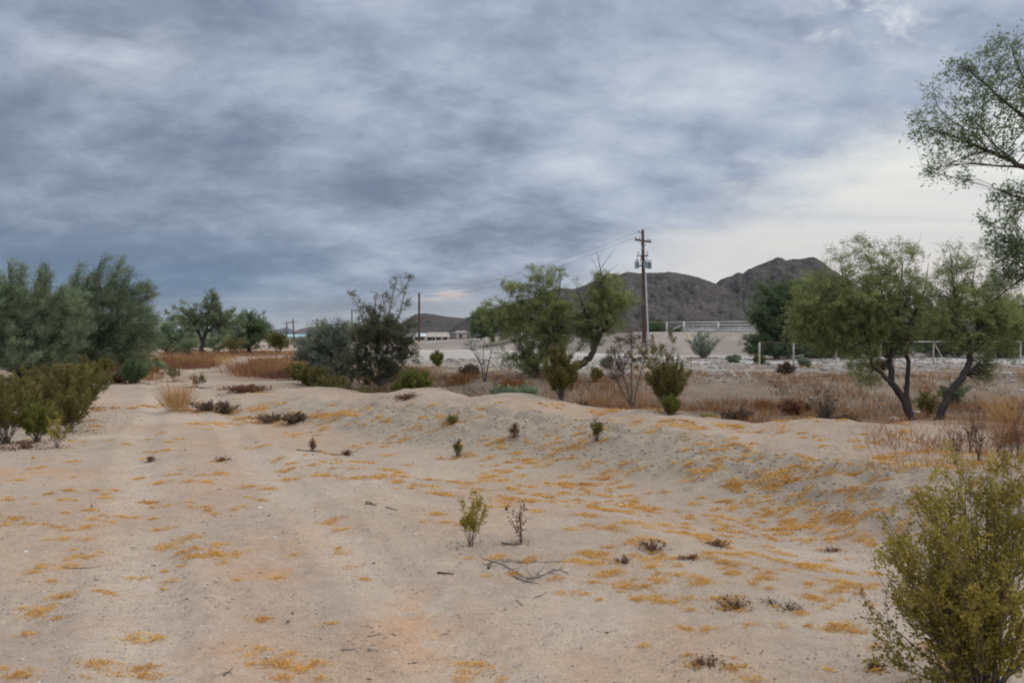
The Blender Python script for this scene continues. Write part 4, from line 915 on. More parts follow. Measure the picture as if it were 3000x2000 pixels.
# ======== seedlings on open sand
seed_l = [
 (1378, 1598, .29, .26, 'creosote', 8, 620, 'olive creosote seedling standing alone in the middle of the sand'),
 (1528, 1588, .24, .16, 'reddish', 6, 90, 'thin brown seedling right of the olive seedling'),
 (1340, 1338, .16, .10, 'creosote_dark', 14, 240, 'tiny dark seedling in the hollow below the berm'),
 (1747, 1282, .23, .14, 'creosote_dark', 20, 420, 'small dark upright bush on the face of the berm'),
 (1505, 1280, .14, .12, 'reddish', 14, 200, 'small brown tuft on the berm left of the dark upright bush'),
 (915, 1320, .14, .10, 'reddish', 10, 130, 'tiny brown sprig beside the road on the open sand'),
 (1012, 1333, .10, .12, 'reddish', 12, 120, 'flat brown sprig right of the roadside sprig'),
 (1320, 1248, .13, .22, 'creosote_dark', 16, 220, 'sparse olive sprig amid golden litter on the berm end'),
 (1188, 1165, .16, .4, 'reddish', 16, 200, 'brown sprig at the left foot of the berm end bushes'),
 (2068, 1962, .06, .16, 'reddish', 16, 160, 'flat brown dead tuft near the bottom right of the sand'),
 (2570, 1955, .07, .09, 'reddish', 16, 200, 'rusty dead sprig left of the corner creosote'),
 (1915, 1610, .11, .20, 'reddish', 22, 260, 'rusty stubbly tuft in golden litter'),
 (2105, 1600, .07, .17, 'reddish', 18, 180, 'dark low tuft right of the rusty stubbly tuft'),
 (2155, 1775, .09, .18, 'reddish', 20, 220, 'rusty tuft with upright stalks lower right'),
 (1820, 1655, .06, .12, 'reddish', 14, 120, 'small dark tuft left of the rusty stubbly tuft'),
 (2015, 1645, .05, .13, 'reddish', 14, 120, 'small dark tuft below the golden band'),
 (575, 1135, .35, .5, 'creosote_dark', 16, 200, 'small dark bush in the road bend left of the pale tuft'),
 (512, 1118, .45, .6, 'creosote_dark', 14, 220, 'forked dark weed left of the road'),
 (860, 1240, .28, .42, 'brush', 34, 900, 'dark brown low tuft ending the golden strip'),
 (790, 1238, .22, .6, 'brush', 34, 700, 'paler brown low tuft in the golden strip'),
 (720, 1150, .24, 1.1, 'reddish', 60, 1500, 'wide reddish brown low bush on the far part of the road'),
 (600, 1205, .32, .6, 'brush', 30, 600, 'brown weedy tuft right of the pale grass tuft'),
 (660, 1212, .36, .5, 'brush', 34, 700, 'dark edged weedy tuft at the end of the golden grass'),
 (2265, 1770, .07, .07, 'brush', 6, 20, 'two bare upright stalks near the lower right tuft'),
 (850, 1243, .08, .1, 'creosote_dark', 8, 60, 'tiny sprig in front of the dark brown tuft'),
 (2440, 1620, .05, .12, 'reddish', 10, 80, 'small brown tuft left of the corner creosote top'),
 (2310, 1790, .045, .14, 'brush', 14, 90, 'flat grey brown tuft right of the bare stalks'),
 (440, 1352, .08, .12, 'reddish', 10, 110, 'small golden brown tuft on the road'),
 (650, 1350, .07, .15, 'reddish', 12, 110, 'flat rusty tuft on the road'),
 (60, 1318, .12, .7, 'reddish', 30, 300, 'rusty low litter plant under the left bushes')]
for i, (px_, py_, h_, w_, lf_, st_, lv_, lab) in enumerate(seed_l):
    p = hit(px_, py_)[0]
    shrub('seedling' if lf_.startswith('creo') else 'dead_tuft', lab, 'plant', 0, 0, h_ * (1.45 if i < 6 else 1.2 if lf_.startswith('creo') else .66), w_ * 1.25, lf_, seed=150 + i, stems=st_, leaves=lv_, bare=.35 if lf_.startswith('creo') else .2, at=(p[0], p[1]),
          L=max(.010, p[1] * (.0019 if i > 1 else .0030)), sidetw=4, twl=.22)
# ======== dry grass
rng = np.random.default_rng(5)
def region(x0, y0, x1, y1, n, seed):
    r = np.random.default_rng(seed)
    return hit(r.uniform(x0, x1, n), r.uniform(y0, y1, n))
def grass(regs, h, label, seed, mat='straw', per=24, spread=.16, kind='stuff', name='dry_grass', thr=.45):
    r = np.random.default_rng(seed)
    P = np.concatenate([region(*q, seed + i) for i, q in enumerate(regs)])
    keep = fbm(P[:, 0] * .55, P[:, 1] * .4, seed, 3) > thr
    P = P[keep]
    mb = grass_mb(P, r, h * (.7 + .6 * vn(P[:, 0], P[:, 1], seed + 5)), .006, per, spread)
    o = mb.build(name, M[mat], None, (float(P[:, 0].mean()), float(P[:, 1].mean()), 0), smooth=False)
    tag(o, label, 'grass', None, kind)
grass([(460, 1060, 620, 1078, 380), (480, 1040, 680, 1066, 300)], .50, 'band of orange dry grass below the distant forked tree', 201, per=20, spread=.30, thr=.50)
grass([(690, 1080, 905, 1108, 460), (740, 1058, 900, 1085, 260)], .52, 'band of orange dry grass left of the big creosote', 202, per=20, spread=.28, thr=.50)
grass([(285, 1085, 430, 1118, 160), (270, 1062, 400, 1085, 160), (-100, 1140, 60, 1190, 100)], .42, 'reddish dry grass under the left feathery trees', 203, 'straw', 30, .35, thr=.35)
grass([(700, 1030, 960, 1045, 260), (480, 1028, 580, 1040, 60), (600, 1032, 700, 1045, 60)], .30, 'thin far dry grass on the left flat', 204, per=18, spread=.7, thr=.42)
grass([(460, 1068, 620, 1084, 130), (690, 1090, 905, 1112, 200)], .34, 'dark reddish dry weeds along the near edge of the grass bands', 211, 'reddish', per=22, spread=.30, thr=.45)
grass([(480, 1048, 690, 1070, 120), (760, 1052, 900, 1085, 160)], .42, 'pale tan dry grass among the orange grass bands', 212, 'straw_pale', per=16, spread=.35, thr=.5)
# wash: placed in world coordinates
def wash_pts(n, seed, x0=-6, x1=26, y1=33):
    r = np.random.default_rng(seed)
    x = r.uniform(x0, x1, n); yf = np.interp(x, FX, FY); y = yf + 1.2 + r.uniform(0, 1, n) ** .8 * (y1 - yf)
    return np.column_stack([x, y, H(x, y)])
def washgrass(P, h, label, seed, mat, per, spread, thr):
    r = np.random.default_rng(seed)
    P = P[fbm(P[:, 0] * .5, P[:, 1] * .35, seed, 3) > thr]
    mb = grass_mb(P, r, h * (.6 + .8 * vn(P[:, 0] * .8, P[:, 1] * .8, seed + 5)), .006, per, spread)
    tag(mb.build('dry_grass', M[mat], None, (float(P[:, 0].mean()), float(P[:, 1].mean()), 0), smooth=False), label, 'grass', None, 'stuff')
washgrass(wash_pts(2600, 301), .38, 'tall orange brown dry grass filling the wash behind the berm', 301, 'straw', 20, .2, .44)
washgrass(wash_pts(1700, 303), .22, 'short dead brown weeds over the wash floor', 303, 'brush', 16, .22, .42)
washgrass(wash_pts(900, 302, y1=42), .26, 'short pale dry grass in the wash and up the far bank', 302, 'straw_pale', 12, .25, .54)
P = np.column_stack([np.random.default_rng(7).uniform(1.5, 9, 500), np.random.default_rng(8).uniform(8.6, 13, 500), np.zeros(500)])
P = P[(P[:, 0] / P[:, 1] > .40) & (P[:, 0] / P[:, 1] < .62)]
mb = grass_mb(P, np.random.default_rng(9), .20, .0035, 16, .12)
tag(mb.build('dry_grass', M['straw'], None, (4.5, 10, 0), smooth=False), 'thin rusty dry grass on the berm top at the right', 'grass', None, 'stuff')
P = np.column_stack([np.random.default_rng(17).uniform(-1.6, 0.4, 260), np.random.default_rng(18).uniform(22, 30, 260), np.zeros(260)])
# individual tufts
def tuft(px, py, h, w, label, seed, mat='straw_pale', n=240, name='dry_grass_tuft', tilt=.35):
    r = np.random.default_rng(seed); p = hit(px, py)[0]
    pts = p + np.column_stack([r.normal(size=(n // 12, 2)) * w * .22, np.zeros(n // 12)])
    mb = grass_mb(pts, r, h, .004, 12, w * .12, tilt)
    tag(mb.build(name, M[mat], None, tuple(p), smooth=False), label, 'grass tuft')
tuft(520, 1205, .85, .45, 'pale feathery dry grass tuft standing in the road', 401, n=300, tilt=.36)
tuft(1215, 1120, .70, .6, 'orange grass tuft growing out of the berm end bushes', 402, 'straw', 600)
tuft(2310, 1205, .50, .7, 'orange grass clump left of the squat dark bush', 403, 'straw', 700)
tuft(2240, 1200, .42, .6, 'shorter orange grass clump beside the taller clump', 404, 'straw', 500)
tuft(1345, 1130, .5, .9, 'orange grass clump right of the bright olive bush', 405, 'straw', 500)
tuft(2960, 1300, .32, .3, 'rusty grass clump near the right edge', 406, 'straw', 300)
tuft(1500, 1135, .45, 1.0, 'orange grass clump below the bluish mesquite foliage', 407, 'straw', 600)
tuft(2950, 1250, .55, .3, 'pale tall dead grass beside the dark bush at the right edge', 408, 'straw_pale', 260)
# ---------------------------------------------------------------- golden litter
PAT = []
def pat(lst, ox, oy, s=1.96):
    for q in lst: PAT.append((ox + q[0] / s, oy + q[1] / s, q[2] / s))
pat([(405,300,35),(120,400,30),(60,515,60),(285,485,35),(580,505,50),(545,460,25),(790,395,45),(915,430,35),(970,378,12),(1015,375,12),(1047,340,12),(1085,425,20),(1160,385,18),(1185,430,35),(1270,295,45),(1265,380,50),(1430,450,40),(1640,410,70),(1650,320,30),(1540,465,35),(1790,330,18),(1880,380,80),(80,630,45),(50,665,25),(480,680,40),(340,680,40),(540,630,40),(630,640,25),(700,615,25),(780,620,20),(960,675,35),(900,690,12),(510,750,25),(340,740,50),(1040,760,70),(940,790,50),(1050,835,35),(1130,855,60),(1270,780,30),(1250,840,30),(1350,845,70),(1280,895,35),(410,860,30),(500,850,30),(390,915,50),(210,915,25),(190,945,20),(300,985,20),(355,1080,45),(230,1170,80),(290,1135,30),(130,1140,12),(640,1080,20),(590,1068,30),(955,1045,18),(1530,1215,50),(320,1228,22),(150,1305,22),(810,1330,50),(900,1340,25),(1490,1400,45),(1580,1450,50),(1660,1460,50),(1730,1495,50),(1815,1455,50),(1670,1410,15),(1620,1540,30),(1830,1540,25),(820,1500,70),(830,1550,60),(590,1490,60),(25,1500,25),(110,1530,50),(80,1560,50),(680,1550,25),(500,1555,20),(1900,650,60),(1950,700,30),(1950,815,12),(195,290,14),(270,292,10),(180,340,50),(425,385,14),(375,467,30),(200,543,12),(1110,85,60),(1300,85,40),(1850,50,80),(1450,50,120),(1500,212,60),(940,242,60),(850,285,30)], 0, 1200)
pat([(90,395,80),(250,390,80),(200,400,60),(380,400,30),(490,410,50),(530,450,80),(560,490,40),(640,490,60),(630,70,45),(260,70,40),(430,100,60),(340,180,30),(270,265,40),(60,300,60),(160,305,50),(270,350,50),(740,270,30),(680,210,25),(910,350,60),(830,385,30),(930,410,50),(1040,385,50),(970,310,30),(1020,265,20),(1180,330,60),(1150,490,50),(990,515,100),(1070,530,50),(960,553,40),(1130,585,50),(1480,575,60),(1310,450,40),(1300,380,40),(1400,440,60),(1500,400,60),(1430,560,20),(20,700,35),(20,830,35),(470,645,25),(135,980,30),(900,845,40),(1090,855,40),(830,960,12),(1330,700,30),(1430,670,30),(1400,830,60),(1420,890,100),(1530,940,40),(1300,1040,40),(1400,1060,35),(1240,975,30),(1450,990,20),(750,1540,90),(800,1475,25),(710,1475,25),(890,1555,30),(685,1560,30),(50,30,120),(600,100,120),(900,190,90),(1180,220,70),(1400,215,60),(700,430,90)], 1000, 1200)
pat([(120,570,70),(60,620,50),(200,690,80),(330,660,80),(480,660,70),(550,710,60),(360,570,70),(300,550,60),(400,590,50),(280,490,30),(400,480,20),(490,475,20),(690,510,20),(690,730,70),(910,712,55),(830,675,50),(1120,690,70),(1170,650,40),(960,630,25),(1180,350,80),(1260,380,70),(1100,420,90),(1060,400,40),(1400,340,45),(1300,460,50),(1480,480,40),(1350,555,50),(1500,620,50),(1230,540,50),(870,400,60),(860,430,60),(640,390,60),(430,760,60),(300,790,120),(140,830,80),(40,880,100),(640,860,50),(730,850,35),(800,770,70),(900,900,60),(1000,825,50),(1100,800,60),(1130,860,60),(1250,890,80),(1310,915,40),(1450,915,50),(1470,970,70),(1590,1000,70),(1680,940,50),(1630,760,50),(420,860,60),(430,985,50),(150,945,50),(700,1000,60),(560,960,30),(260,1020,40),(380,1015,50),(420,1080,60),(610,1080,35),(540,1105,30),(900,1100,80),(880,1140,50),(1080,975,30),(1290,1000,35),(1470,1040,50),(1650,1105,35),(1480,1270,80),(1520,1240,30),(970,1255,40),(720,1275,30),(610,1260,25),(940,1480,50),(960,1550,40),(860,1510,50),(680,1495,50),(640,1440,30),(1700,1480,50),(290,310,60),(60,310,60),(160,350,50),(350,340,60),(740,200,25),(900,215,25),(870,270,20),(790,310,15),(600,230,25),(150,10,100),(500,80,150),(820,90,70),(700,100,80),(300,70,60),(1000,130,60),(1400,215,30),(1600,230,40),(1580,185,30),(1740,270,30),(1380,180,20),(400,110,80),(1080,585,30),(1050,635,20),(1360,615,20),(1290,665,15),(860,560,25),(765,580,15),(650,545,30),(540,330,25),(800,530,30)], 1700, 1200)
for q in ((450,1195,40),(500,1180,60),(620,1190,70),(700,1200,80),(760,1195,60),(560,1205,40),(820,1225,90),(880,1235,60),(960,1222,60),(740,1240,50),(640,1245,40),(760,1150,30),(1030,1205,70),(2740,1330,60),(2640,1335,50),(2590,1340,40),(2680,1375,60),(2780,1370,60),(2860,1360,50),(2900,1330,60),(2700,1300,30)): PAT.append(q)
rp = np.random.default_rng(77)
# scattered small patches; density follows the photograph's busier half
n = 5200
px = rp.uniform(-60, 2900, n); py = 1180 + rp.uniform(0, 1, n) ** 1.25 * 780
w = np.exp(-((px - 1950) / 620) ** 2 - ((py - 1420) / 230) ** 2) + .12 + .25 * np.exp(-((px - 500) / 500) ** 2 - ((py - 1420) / 160) ** 2)
pt = hit(px, py)
w = w * (fbm(pt[:, 0] * 1.1, pt[:, 1] * .8, 91, 3) > .47) * np.where((px > 880) & (px < 1500) & (py > 1480), .08, 1) * np.where((px > 1500) & (px < 2300) & (py > 1800), .15, 1)
sel = rp.uniform(0, 1, n) < w * .85
for a, b in zip(px[sel], py[sel]): PAT.append((a, b, rp.uniform(4, 15)))
PAT = np.array(PAT)
C0 = hit(PAT[:, 0], PAT[:, 1])
mb = MB()
P_, S_ = [], []
for (cx_, cy_, cz_), (qx, qy, hw) in zip(C0, PAT):
    D = cy_; w_ = hw * D / F
    nb = max(2, int(3 + w_ * 46))
    L = max(.011, D * .00165)
    bc = np.column_stack([cx_ + rp.normal(size=nb) * w_ * .55, cy_ + rp.normal(size=nb) * w_ * (.75 if D < 8 else .45)])
    br = rp.uniform(.008, .034, nb) * (1 + w_ * 1.0) * min(1, .5 + w_ * 8)
    for (x_, y_), r_ in zip(bc, br):
        k = int(2.0 * math.pi * r_ * r_ / (L * L * .5)) + 4
        k = min(k, 400)
        o_ = rp.normal(size=(k, 2)) * r_ * [1.25, .8] * np.where(rp.uniform(0, 1, (k, 1)) > .72, 2.6, .9)
        hgt = np.exp(-(o_ ** 2).sum(1) / (r_ * r_)) * r_ * .8 * rp.uniform(0, 1, k)
        P_.append(np.column_stack([x_ + o_[:, 0], y_ + o_[:, 1], hgt])); S_.append(np.column_stack([np.full(k, L), np.full(k, rp.normal(.5, .14) - .010 * max(0, D - 9))]))
P_ = np.concatenate(P_); S_ = np.concatenate(S_)
P_[:, 2] += H(P_[:, 0], P_[:, 1]) + .004
N = len(P_)
d = nrmv(np.column_stack([rp.normal(size=(N, 2)), rp.uniform(-.05, .7, N)]))
L_ = S_[:, 0] * rp.uniform(.6, 1.3, N)
mb.leaves(P_, d, L_, L_ * .62, np.clip(S_[:, 1] + rp.normal(0, .15, N), 0, 1), rp)
tag(mb.build('fallen_blossoms', M['litter'], None, (1, 8, 0), smooth=False), 'golden fallen blossoms drifted in patches over the sand', 'ground litter', None, 'stuff')
print('litter', N)

# brown leaf and twig debris under the plants
M['debris'] = mat_leaf('brown_leaf_debris', [(.06, .038, .025), (.15, .095, .060), (.30, .20, .13)], 0.1, scl=2.0)
mb = MB(); P_ = []
for bx_, by_, br_ in BASES:
    if by_ > 60: continue
    k = int(min(1600, 60 + 420 * br_ * br_ / (.0018 * by_) ** 1.0 * .02 + 500 * br_))
    o_ = rp.normal(size=(k, 2)) * br_ * .8
    P_.append(np.column_stack([bx_ + o_[:, 0], by_ + o_[:, 1], np.zeros(k)]))
P_ = np.concatenate(P_); P_[:, 2] = H(P_[:, 0], P_[:, 1]) + .006; N = len(P_)
d = nrmv(np.column_stack([rp.normal(size=(N, 2)), rp.uniform(-.05, .5, N)])); L_ = np.maximum(.014, P_[:, 1] * .0016) * rp.uniform(.5, 1.8, N)
mb.leaves(P_, d, L_, L_ * rp.uniform(.15, .5, N), rp.uniform(0, 1, N), rp)
tag(mb.build('leaf_debris', M['debris'], None, (0, 12, 0), smooth=False), 'brown leaf and twig debris under the bushes', 'ground litter', None, 'stuff')
print('debris', N)
# fine brown chaff blown over the open sand
n = 26000
y_ = rp.uniform(3.2, 15, n); x_ = rp.uniform(-.62, .62, n) * y_
k = (fbm(x_ * 1.3, y_ * 1.3, 95, 4) > .50); x_, y_ = x_[k], y_[k]; N = len(x_)
P_ = np.column_stack([x_, y_, H(x_, y_) + .003]); mb = MB()
L_ = rp.uniform(.006, .022, N) * (1 + (rp.uniform(0, 1, N) > .985) * 2.5)
mb.leaves(P_, nrmv(np.column_stack([rp.normal(size=(N, 2)), rp.uniform(-.02, .25, N)])), L_, L_ * rp.uniform(.12, .35, N), rp.uniform(0, 1, N), rp)
tag(mb.build('fine_chaff', M['debris'], None, (0, 8, 0), smooth=False), 'fine brown chaff and twig bits blown over the open sand', 'ground litter', None, 'stuff')

# ---------------------------------------------------------------- pebbles, clods, rubble
def rocks(P, r, rng, squash=.6):
    """lumpy little stones: 3-ring blobs"""
    mb = MB(); n = len(P)
    th = np.arange(6) * math.pi / 3
    ring = np.stack([np.cos(th), np.sin(th)], 1)
    V = []
    for zz, k in ((-.5, .75), (.15, 1.0), (.75, .55)):
        R = np.column_stack([ring * k, np.full(6, zz)])
        V.append(R)
    V = np.concatenate(V + [np.array([[0, 0, 1.0]])])          # 19 verts
    J = V[None] * (1 + rng.normal(size=(n, 19, 1)) * .16) + rng.normal(size=(n, 19, 3)) * .07
    J[:, :, 2] *= squash
    a = rng.uniform(0, 6.28, n); sx_ = rng.uniform(.7, 1.4, n)
    X_ = J[:, :, 0] * sx_[:, None]; Y_ = J[:, :, 1]
    J = np.stack([X_ * np.cos(a)[:, None] - Y_ * np.sin(a)[:, None], X_ * np.sin(a)[:, None] + Y_ * np.cos(a)[:, None], J[:, :, 2]], -1)
    W = P[:, None] + J * r[:, None, None]
    f = []
    for lv in (0, 6):
        for i in range(6): f.append([lv + i, lv + (i + 1) % 6, lv + 6 + (i + 1) % 6, lv + 6 + i])
    for i in range(6): f.append([12 + i, 12 + (i + 1) % 6, 18, 18])
    f = np.array(f)
    F_ = (f[None] + (np.arange(n) * 19)[:, None, None]).reshape(-1, 4)
    mb.add(W.reshape(-1, 3), F_, np.repeat(rng.uniform(0, 1, n), 19))
    return mb
def stone_mat(name, cols):
    return mat_leaf(name, cols, 0.0, .9, 3.0)
M['pebble'] = stone_mat('mixed_pebbles', [(.20, .16, .135), (.44, .36, .31), (.70, .65, .60)])
M['rubble'] = stone_mat('caliche_rubble', [(.13, .105, .09), (.30, .26, .23), (.52, .48, .45)])
r = np.random.default_rng(31)
n = 15000
yy = r.uniform(3.0, 14, n) ** 1.0; xx = r.uniform(-.62, .62, n) * yy
k = fbm(xx * .9, yy * .9, 61, 3) > .46; xx, yy = xx[k], yy[k]
zz = H(xx, yy)
mb = rocks(np.column_stack([xx, yy, zz + .001]), r.uniform(.002, .0075, len(xx)) * (1 + (r.uniform(0, 1, len(xx)) > .98) * r.uniform(1, 3, len(xx))), r)
tag(mb.build('pebbles', M['pebble'], None, (0, 8, 0)), 'small pale and dark pebbles strewn over the sand', 'pebbles', None, 'stuff')
n = 5200
yy = r.uniform(30, 60, n); xx = r.uniform(-4, 34, n)
k = (fbm(xx * .35, yy * .25, 63, 3) > .44) & (r.uniform(0, 1, n) < sst(30, 36, yy)); xx, yy = xx[k], yy[k]
mb = rocks(np.column_stack([xx, yy, H(xx, yy)]), r.uniform(.03, .13, len(xx)) * (1 + (r.uniform(0, 1, len(xx)) > .97) * 1.2), r)
tag(mb.build('rubble', M['rubble'], None, (10, 42, 0)), 'broken caliche rubble on the far bank of the wash', 'rubble', None, 'stuff')
# clods on the berm face
n = 3800
xx = r.uniform(-3, 7, n); yn_ = np.interp(xx, NX, NY); yy = yn_ - 2.4 + r.uniform(0, 1, n) * 2.6
mb = rocks(np.column_stack([xx, yy, H(xx, yy)]), r.uniform(.005, .019, n), r, .8)
M['clod'] = stone_mat('earth_clods', [(.22, .175, .135), (.32, .26, .205), (.40, .335, .27)])
tag(mb.build('clods', M['clod'], None, (1, 12, 0)), 'crumbly earth clods on the face of the berm', 'earth clods', None, 'stuff')
for (px_, D_, s_, lab, mt) in ((2618, 24.5, .17, 'bright white rock in the wash left of the three mesquite stems', 'rock'), (2686, 27, .14, 'smaller white rock in the wash between the mesquite trunks', 'rock'),
                            (2935, 27, .16, 'dark stone on the bank near the right edge', 'darkrock'), (2748, 8.9, .045, 'rusty brown stone below the berm top at the right', 'darkrock'),
                            (2250, 47, .22, 'dark stone on the rubble bank below the gate post', 'darkrock'), (1360, 40, .3, 'pale block lying left of the leafless shrub', 'rock')):
    b = gnd(px_, D_)
    o = rocks(b[None] + [[0, 0, s_ * .3]], np.array([s_]), np.random.default_rng(int(px_)), .55).build('rock', M[mt], None, tuple(b))
    tag(o, lab, 'rock')

# ---------------------------------------------------------------- sticks
def stick(pts, r0, label, seed, name='stick', mat='twig', branches=0):
    rg = np.random.default_rng(seed)
    W_ = hit([p[0] for p in pts], [p[1] for p in pts]); W_[:, 2] += r0 * .8
    q = smooth_line(np.column_stack([W_, np.linspace(r0, r0 * .45, len(W_))]), 10)
    q[:, :3] += rg.normal(size=(len(q), 3)) * r0 * .35
    q[:, 2] = np.maximum(q[:, 2], H(q[:, 0], q[:, 1]) + r0 * .5)
    mb = MB(); mb.tubes(q[:, :3], q[:, 3], 6)
    for i in range(branches):
        j = rg.integers(1, len(q) - 1); d_ = nrmv(rg.normal(size=3) * [1, 1, .25] + [0, 0, .25]); l_ = rg.uniform(.05, .16)
        B = q[j, :3] + d_ * np.linspace(0, l_, 5)[:, None] + rg.normal(size=(5, 3)) * .004; B[:, 2] = np.maximum(B[:, 2], H(B[:, 0], B[:, 1]) + .002)
        mb.tubes(B, np.linspace(r0 * .5, r0 * .15, 5), 4)
    tag(mb.build(name, M[mat], None, tuple(W_[0])), label, 'stick')
stick([(1283, 1680), (1305, 1679), (1330, 1677)], .009, 'short thick brown stick lying alone on the bare sand', 1)
stick([(1130, 1492), (1148, 1494), (1166, 1498)], .006, 'thin dark stick in the upper middle of the bare road', 2)
stick([(1075, 1866), (1095, 1864), (1115, 1864)], .004, 'pale thin stick beside the rusty soil patch', 3, mat='twig_grey')
stick([(1002, 1906), (1020, 1908), (1042, 1908)], .004, 'grey twig left of the rusty soil patch', 4, mat='twig_grey')
stick([(1568, 1755), (1590, 1742), (1606, 1730)], .004, 'slanting thin twig below the dead branch pile', 5, mat='twig_grey')
stick([(1512, 1764), (1524, 1772), (1534, 1778)], .004, 'tiny twig left of the slanting twig', 6, mat='twig_grey')
stick([(655, 1984), (672, 1970), (682, 1955)], .004, 'forked twig at the bottom of the photo', 7, branches=2)
stick([(190, 1665), (240, 1668), (296, 1663)], .004, 'long wiry twig across golden litter on the left', 8, mat='twig_grey', branches=2)
stick([(1440, 1640), (1480, 1655), (1530, 1690), (1560, 1695)], .0055, 'weathered grey branch at the left of the dead branch pile', 9, 'dead_branch', 'twig_grey', 14)
stick([(1470, 1640), (1540, 1645), (1620, 1650), (1660, 1645)], .005, 'long brown branch across the top of the dead branch pile', 10, 'dead_branch', 'twig_grey', 14)
stick([(1545, 1700), (1590, 1690), (1640, 1680), (1665, 1690)], .005, 'dark crooked branch at the right of the dead branch pile', 11, 'dead_branch', 'twig_grey', 14)
stick([(1500, 1690), (1545, 1705), (1580, 1712)], .0045, 'short forked branch at the bottom of the dead branch pile', 12, 'dead_branch', 'twig', 7)
stick([(1430, 1668), (1432, 1655), (1440, 1640)], .008, 'stub of dark wood beside the pale branch', 13, 'dead_branch', 'twig', 4)
stick([(1470, 1590), (1500, 1597), (1530, 1598)], .007, 'curled dead twig at the foot of the thin brown seedling', 14, 'dead_branch', 'twig', 5)
stick([(870, 1318), (905, 1320), (945, 1320)], .010, 'flat dark branch beside the tiny brown sprig', 15, 'dead_branch', 'twig', 3)
stick([(960, 1330), (1010, 1331), (1050, 1320)], .006, 'thin branch running to the flat brown sprig', 16, 'dead_branch', 'twig', 3)
stick([(1070, 1478), (1090, 1482), (1100, 1486)], .008, 'little dark twig left of the thin dark stick', 17, branches=2)
stick([(1072, 1474 ), (1082, 1474), (1092, 1477)], .006, 'crumb of bark above the little dark twig', 18)

# ---------------------------------------------------------------- utility poles
def lathe(mb, c, prof, sides=14):
    P = np.array([[c[0], c[1], c[2] + z] for z, _ in prof]); R = np.array([r for _, r in prof])
    th = np.arange(sides) * 2 * math.pi / sides
    V = np.stack([P[:, None, 0] + R[:, None] * np.cos(th), P[:, None, 1] + R[:, None] * np.sin(th), np.broadcast_to(P[:, None, 2], (len(P), sides))], -1)
    ii = np.arange(len(P) * sides).reshape(-1, sides)
    mb.add(V.reshape(-1, 3), np.stack([ii[:-1], np.roll(ii[:-1], -1, 1), np.roll(ii[1:], -1, 1), ii[1:]], -1).reshape(-1, 4))
D = 78.0; b = gnd(1888, D); k = D / F
root = empty('utility_pole', b, 'brown wooden utility pole with crossarm and three transformer cans', 'utility pole')
zt = Wp(1885, 672, D)[2]
xt = Wp(1883, 672, D)[0]
mb = MB(); q = np.array([[b[0], D, b[2] - .3], [(b[0] + xt) / 2, D, (zt + b[2]) / 2], [xt, D, zt - .04], [xt, D, zt]]); mb.tubes(q, np.array([.20, .165, .125, .02]), 14)
mb.build('pole', M['pole'], root, b)
za = Wp(0, 706, D)[2]
xc = lambda z: b[0] + (xt - b[0]) * (z - b[2]) / (zt - b[2])
arm_dir = np.array([.66, .75, 0])
mb = MB(); mb.box((xc(za), D - .17, za), (1.2, .06, .075), math.atan2(.75, .66) - .0, bev=.01); ca_ = mb.build('crossarm', M['pole'], root, b)
mb = MB()
for s_ in (-1, 1):
    A = np.array([xc(za), D - .24, za - .04]) + arm_dir * .6 * s_; B_ = np.array([xc(za), D - .15, za - .75])
    mb.tubes(np.array([A, (A + B_) / 2, B_]), np.full(3, .022), 5)
mb.build('brace', M['galv'], root, b)
for s_ in (-1.1, -.55, .75, 1.1):
    c = np.array([xc(za), D - .17, za + .075]) + arm_dir * s_
    mb = MB(); lathe(mb, c, [(0, .02), (.06, .05), (.09, .035), (.12, .055), (.16, .03), (.18, .005)], 10); mb.build('insulator', M['porcelain'], root, b)
mb = MB(); c0_ = Wp(1883, 680, D); mb.tubes(np.array([c0_, c0_ + [-.18, -.05, -.05], c0_ + [-.34, -.05, -.02]]), np.array([.03, .03, .02]), 6); lathe(mb, c0_ + [-.34, -.05, -.05], [(0, .03), (.05, .05), (.1, .03), (.14, .05), (.16, .01)], 8)
mb.build('top_insulator', M['porcelain'], root, b)
for (px_, py_, dy_) in ((1866, 777, -.1), (1892, 776, -.55), (1903, 778, .1)):
    c = Wp(px_, py_, D + dy_); h = .27; rr_ = .19
    mb = MB(); lathe(mb, c, [(-h, .01), (-h, rr_ * .92), (-h + .03, rr_), (h - .04, rr_), (h - .03, rr_ * 1.1), (h, rr_ * 1.1), (h + .04, rr_ * .7), (h + .06, .01)], 18)
    t = mb.build('transformer', M['tank'], root, b)
    for s_ in (-1, 1):
        bm_ = MB(); lathe(bm_, c + [s_ * .08, -.03, h + .04], [(0, .04), (.05, .03), (.07, .045), (.10, .03), (.13, .045), (.16, .025), (.22, .012), (.22, .001)], 8)
        q = bm_.build('bushing', M['porcelain'], t, b)
        q.location = (0, 0, 0)
zz_ = Wp(0, 762, D)[2]
for dz_, w_ in ((-.5, .5), (.35, .42)):
    mb = MB(); mb.box((xc(zz_), D - .2, zz_ + dz_), (w_, .04, .045), .1); mb.build('mounting_bracket', M['iron'], root, b)
for px_, py_ in ((1869, 745), (1896, 743), (1878, 755)):
    c = Wp(px_, py_, D - .3); mb = MB(); mb.tubes(np.array([c + [-.05, 0, -.25], c, c + [.06, 0, .22]]), np.array([.045, .03, .045]), 8); mb.tubes(np.array([c + [-.05, 0, -.25], c + [-.05, 0, -.6], c + [-.03, .1, -.8]]), np.full(3, .018), 5)
    mb.build('fuse_cutout', M['porcelain'], root, b)
mb = MB(); pc0 = Wp(1891, 802, D - .25); pc1 = np.array([xc(b[2]) + .30, D - .3, float(H(xc(b[2]) + .3, D - .3)) - .1]); mb.tubes(np.array([pc0, (pc0 * .5 + pc1 * .5), pc1]), np.array([.075, .075, .075]), 10)
mb.build('conduit', M['galv'], root, b)
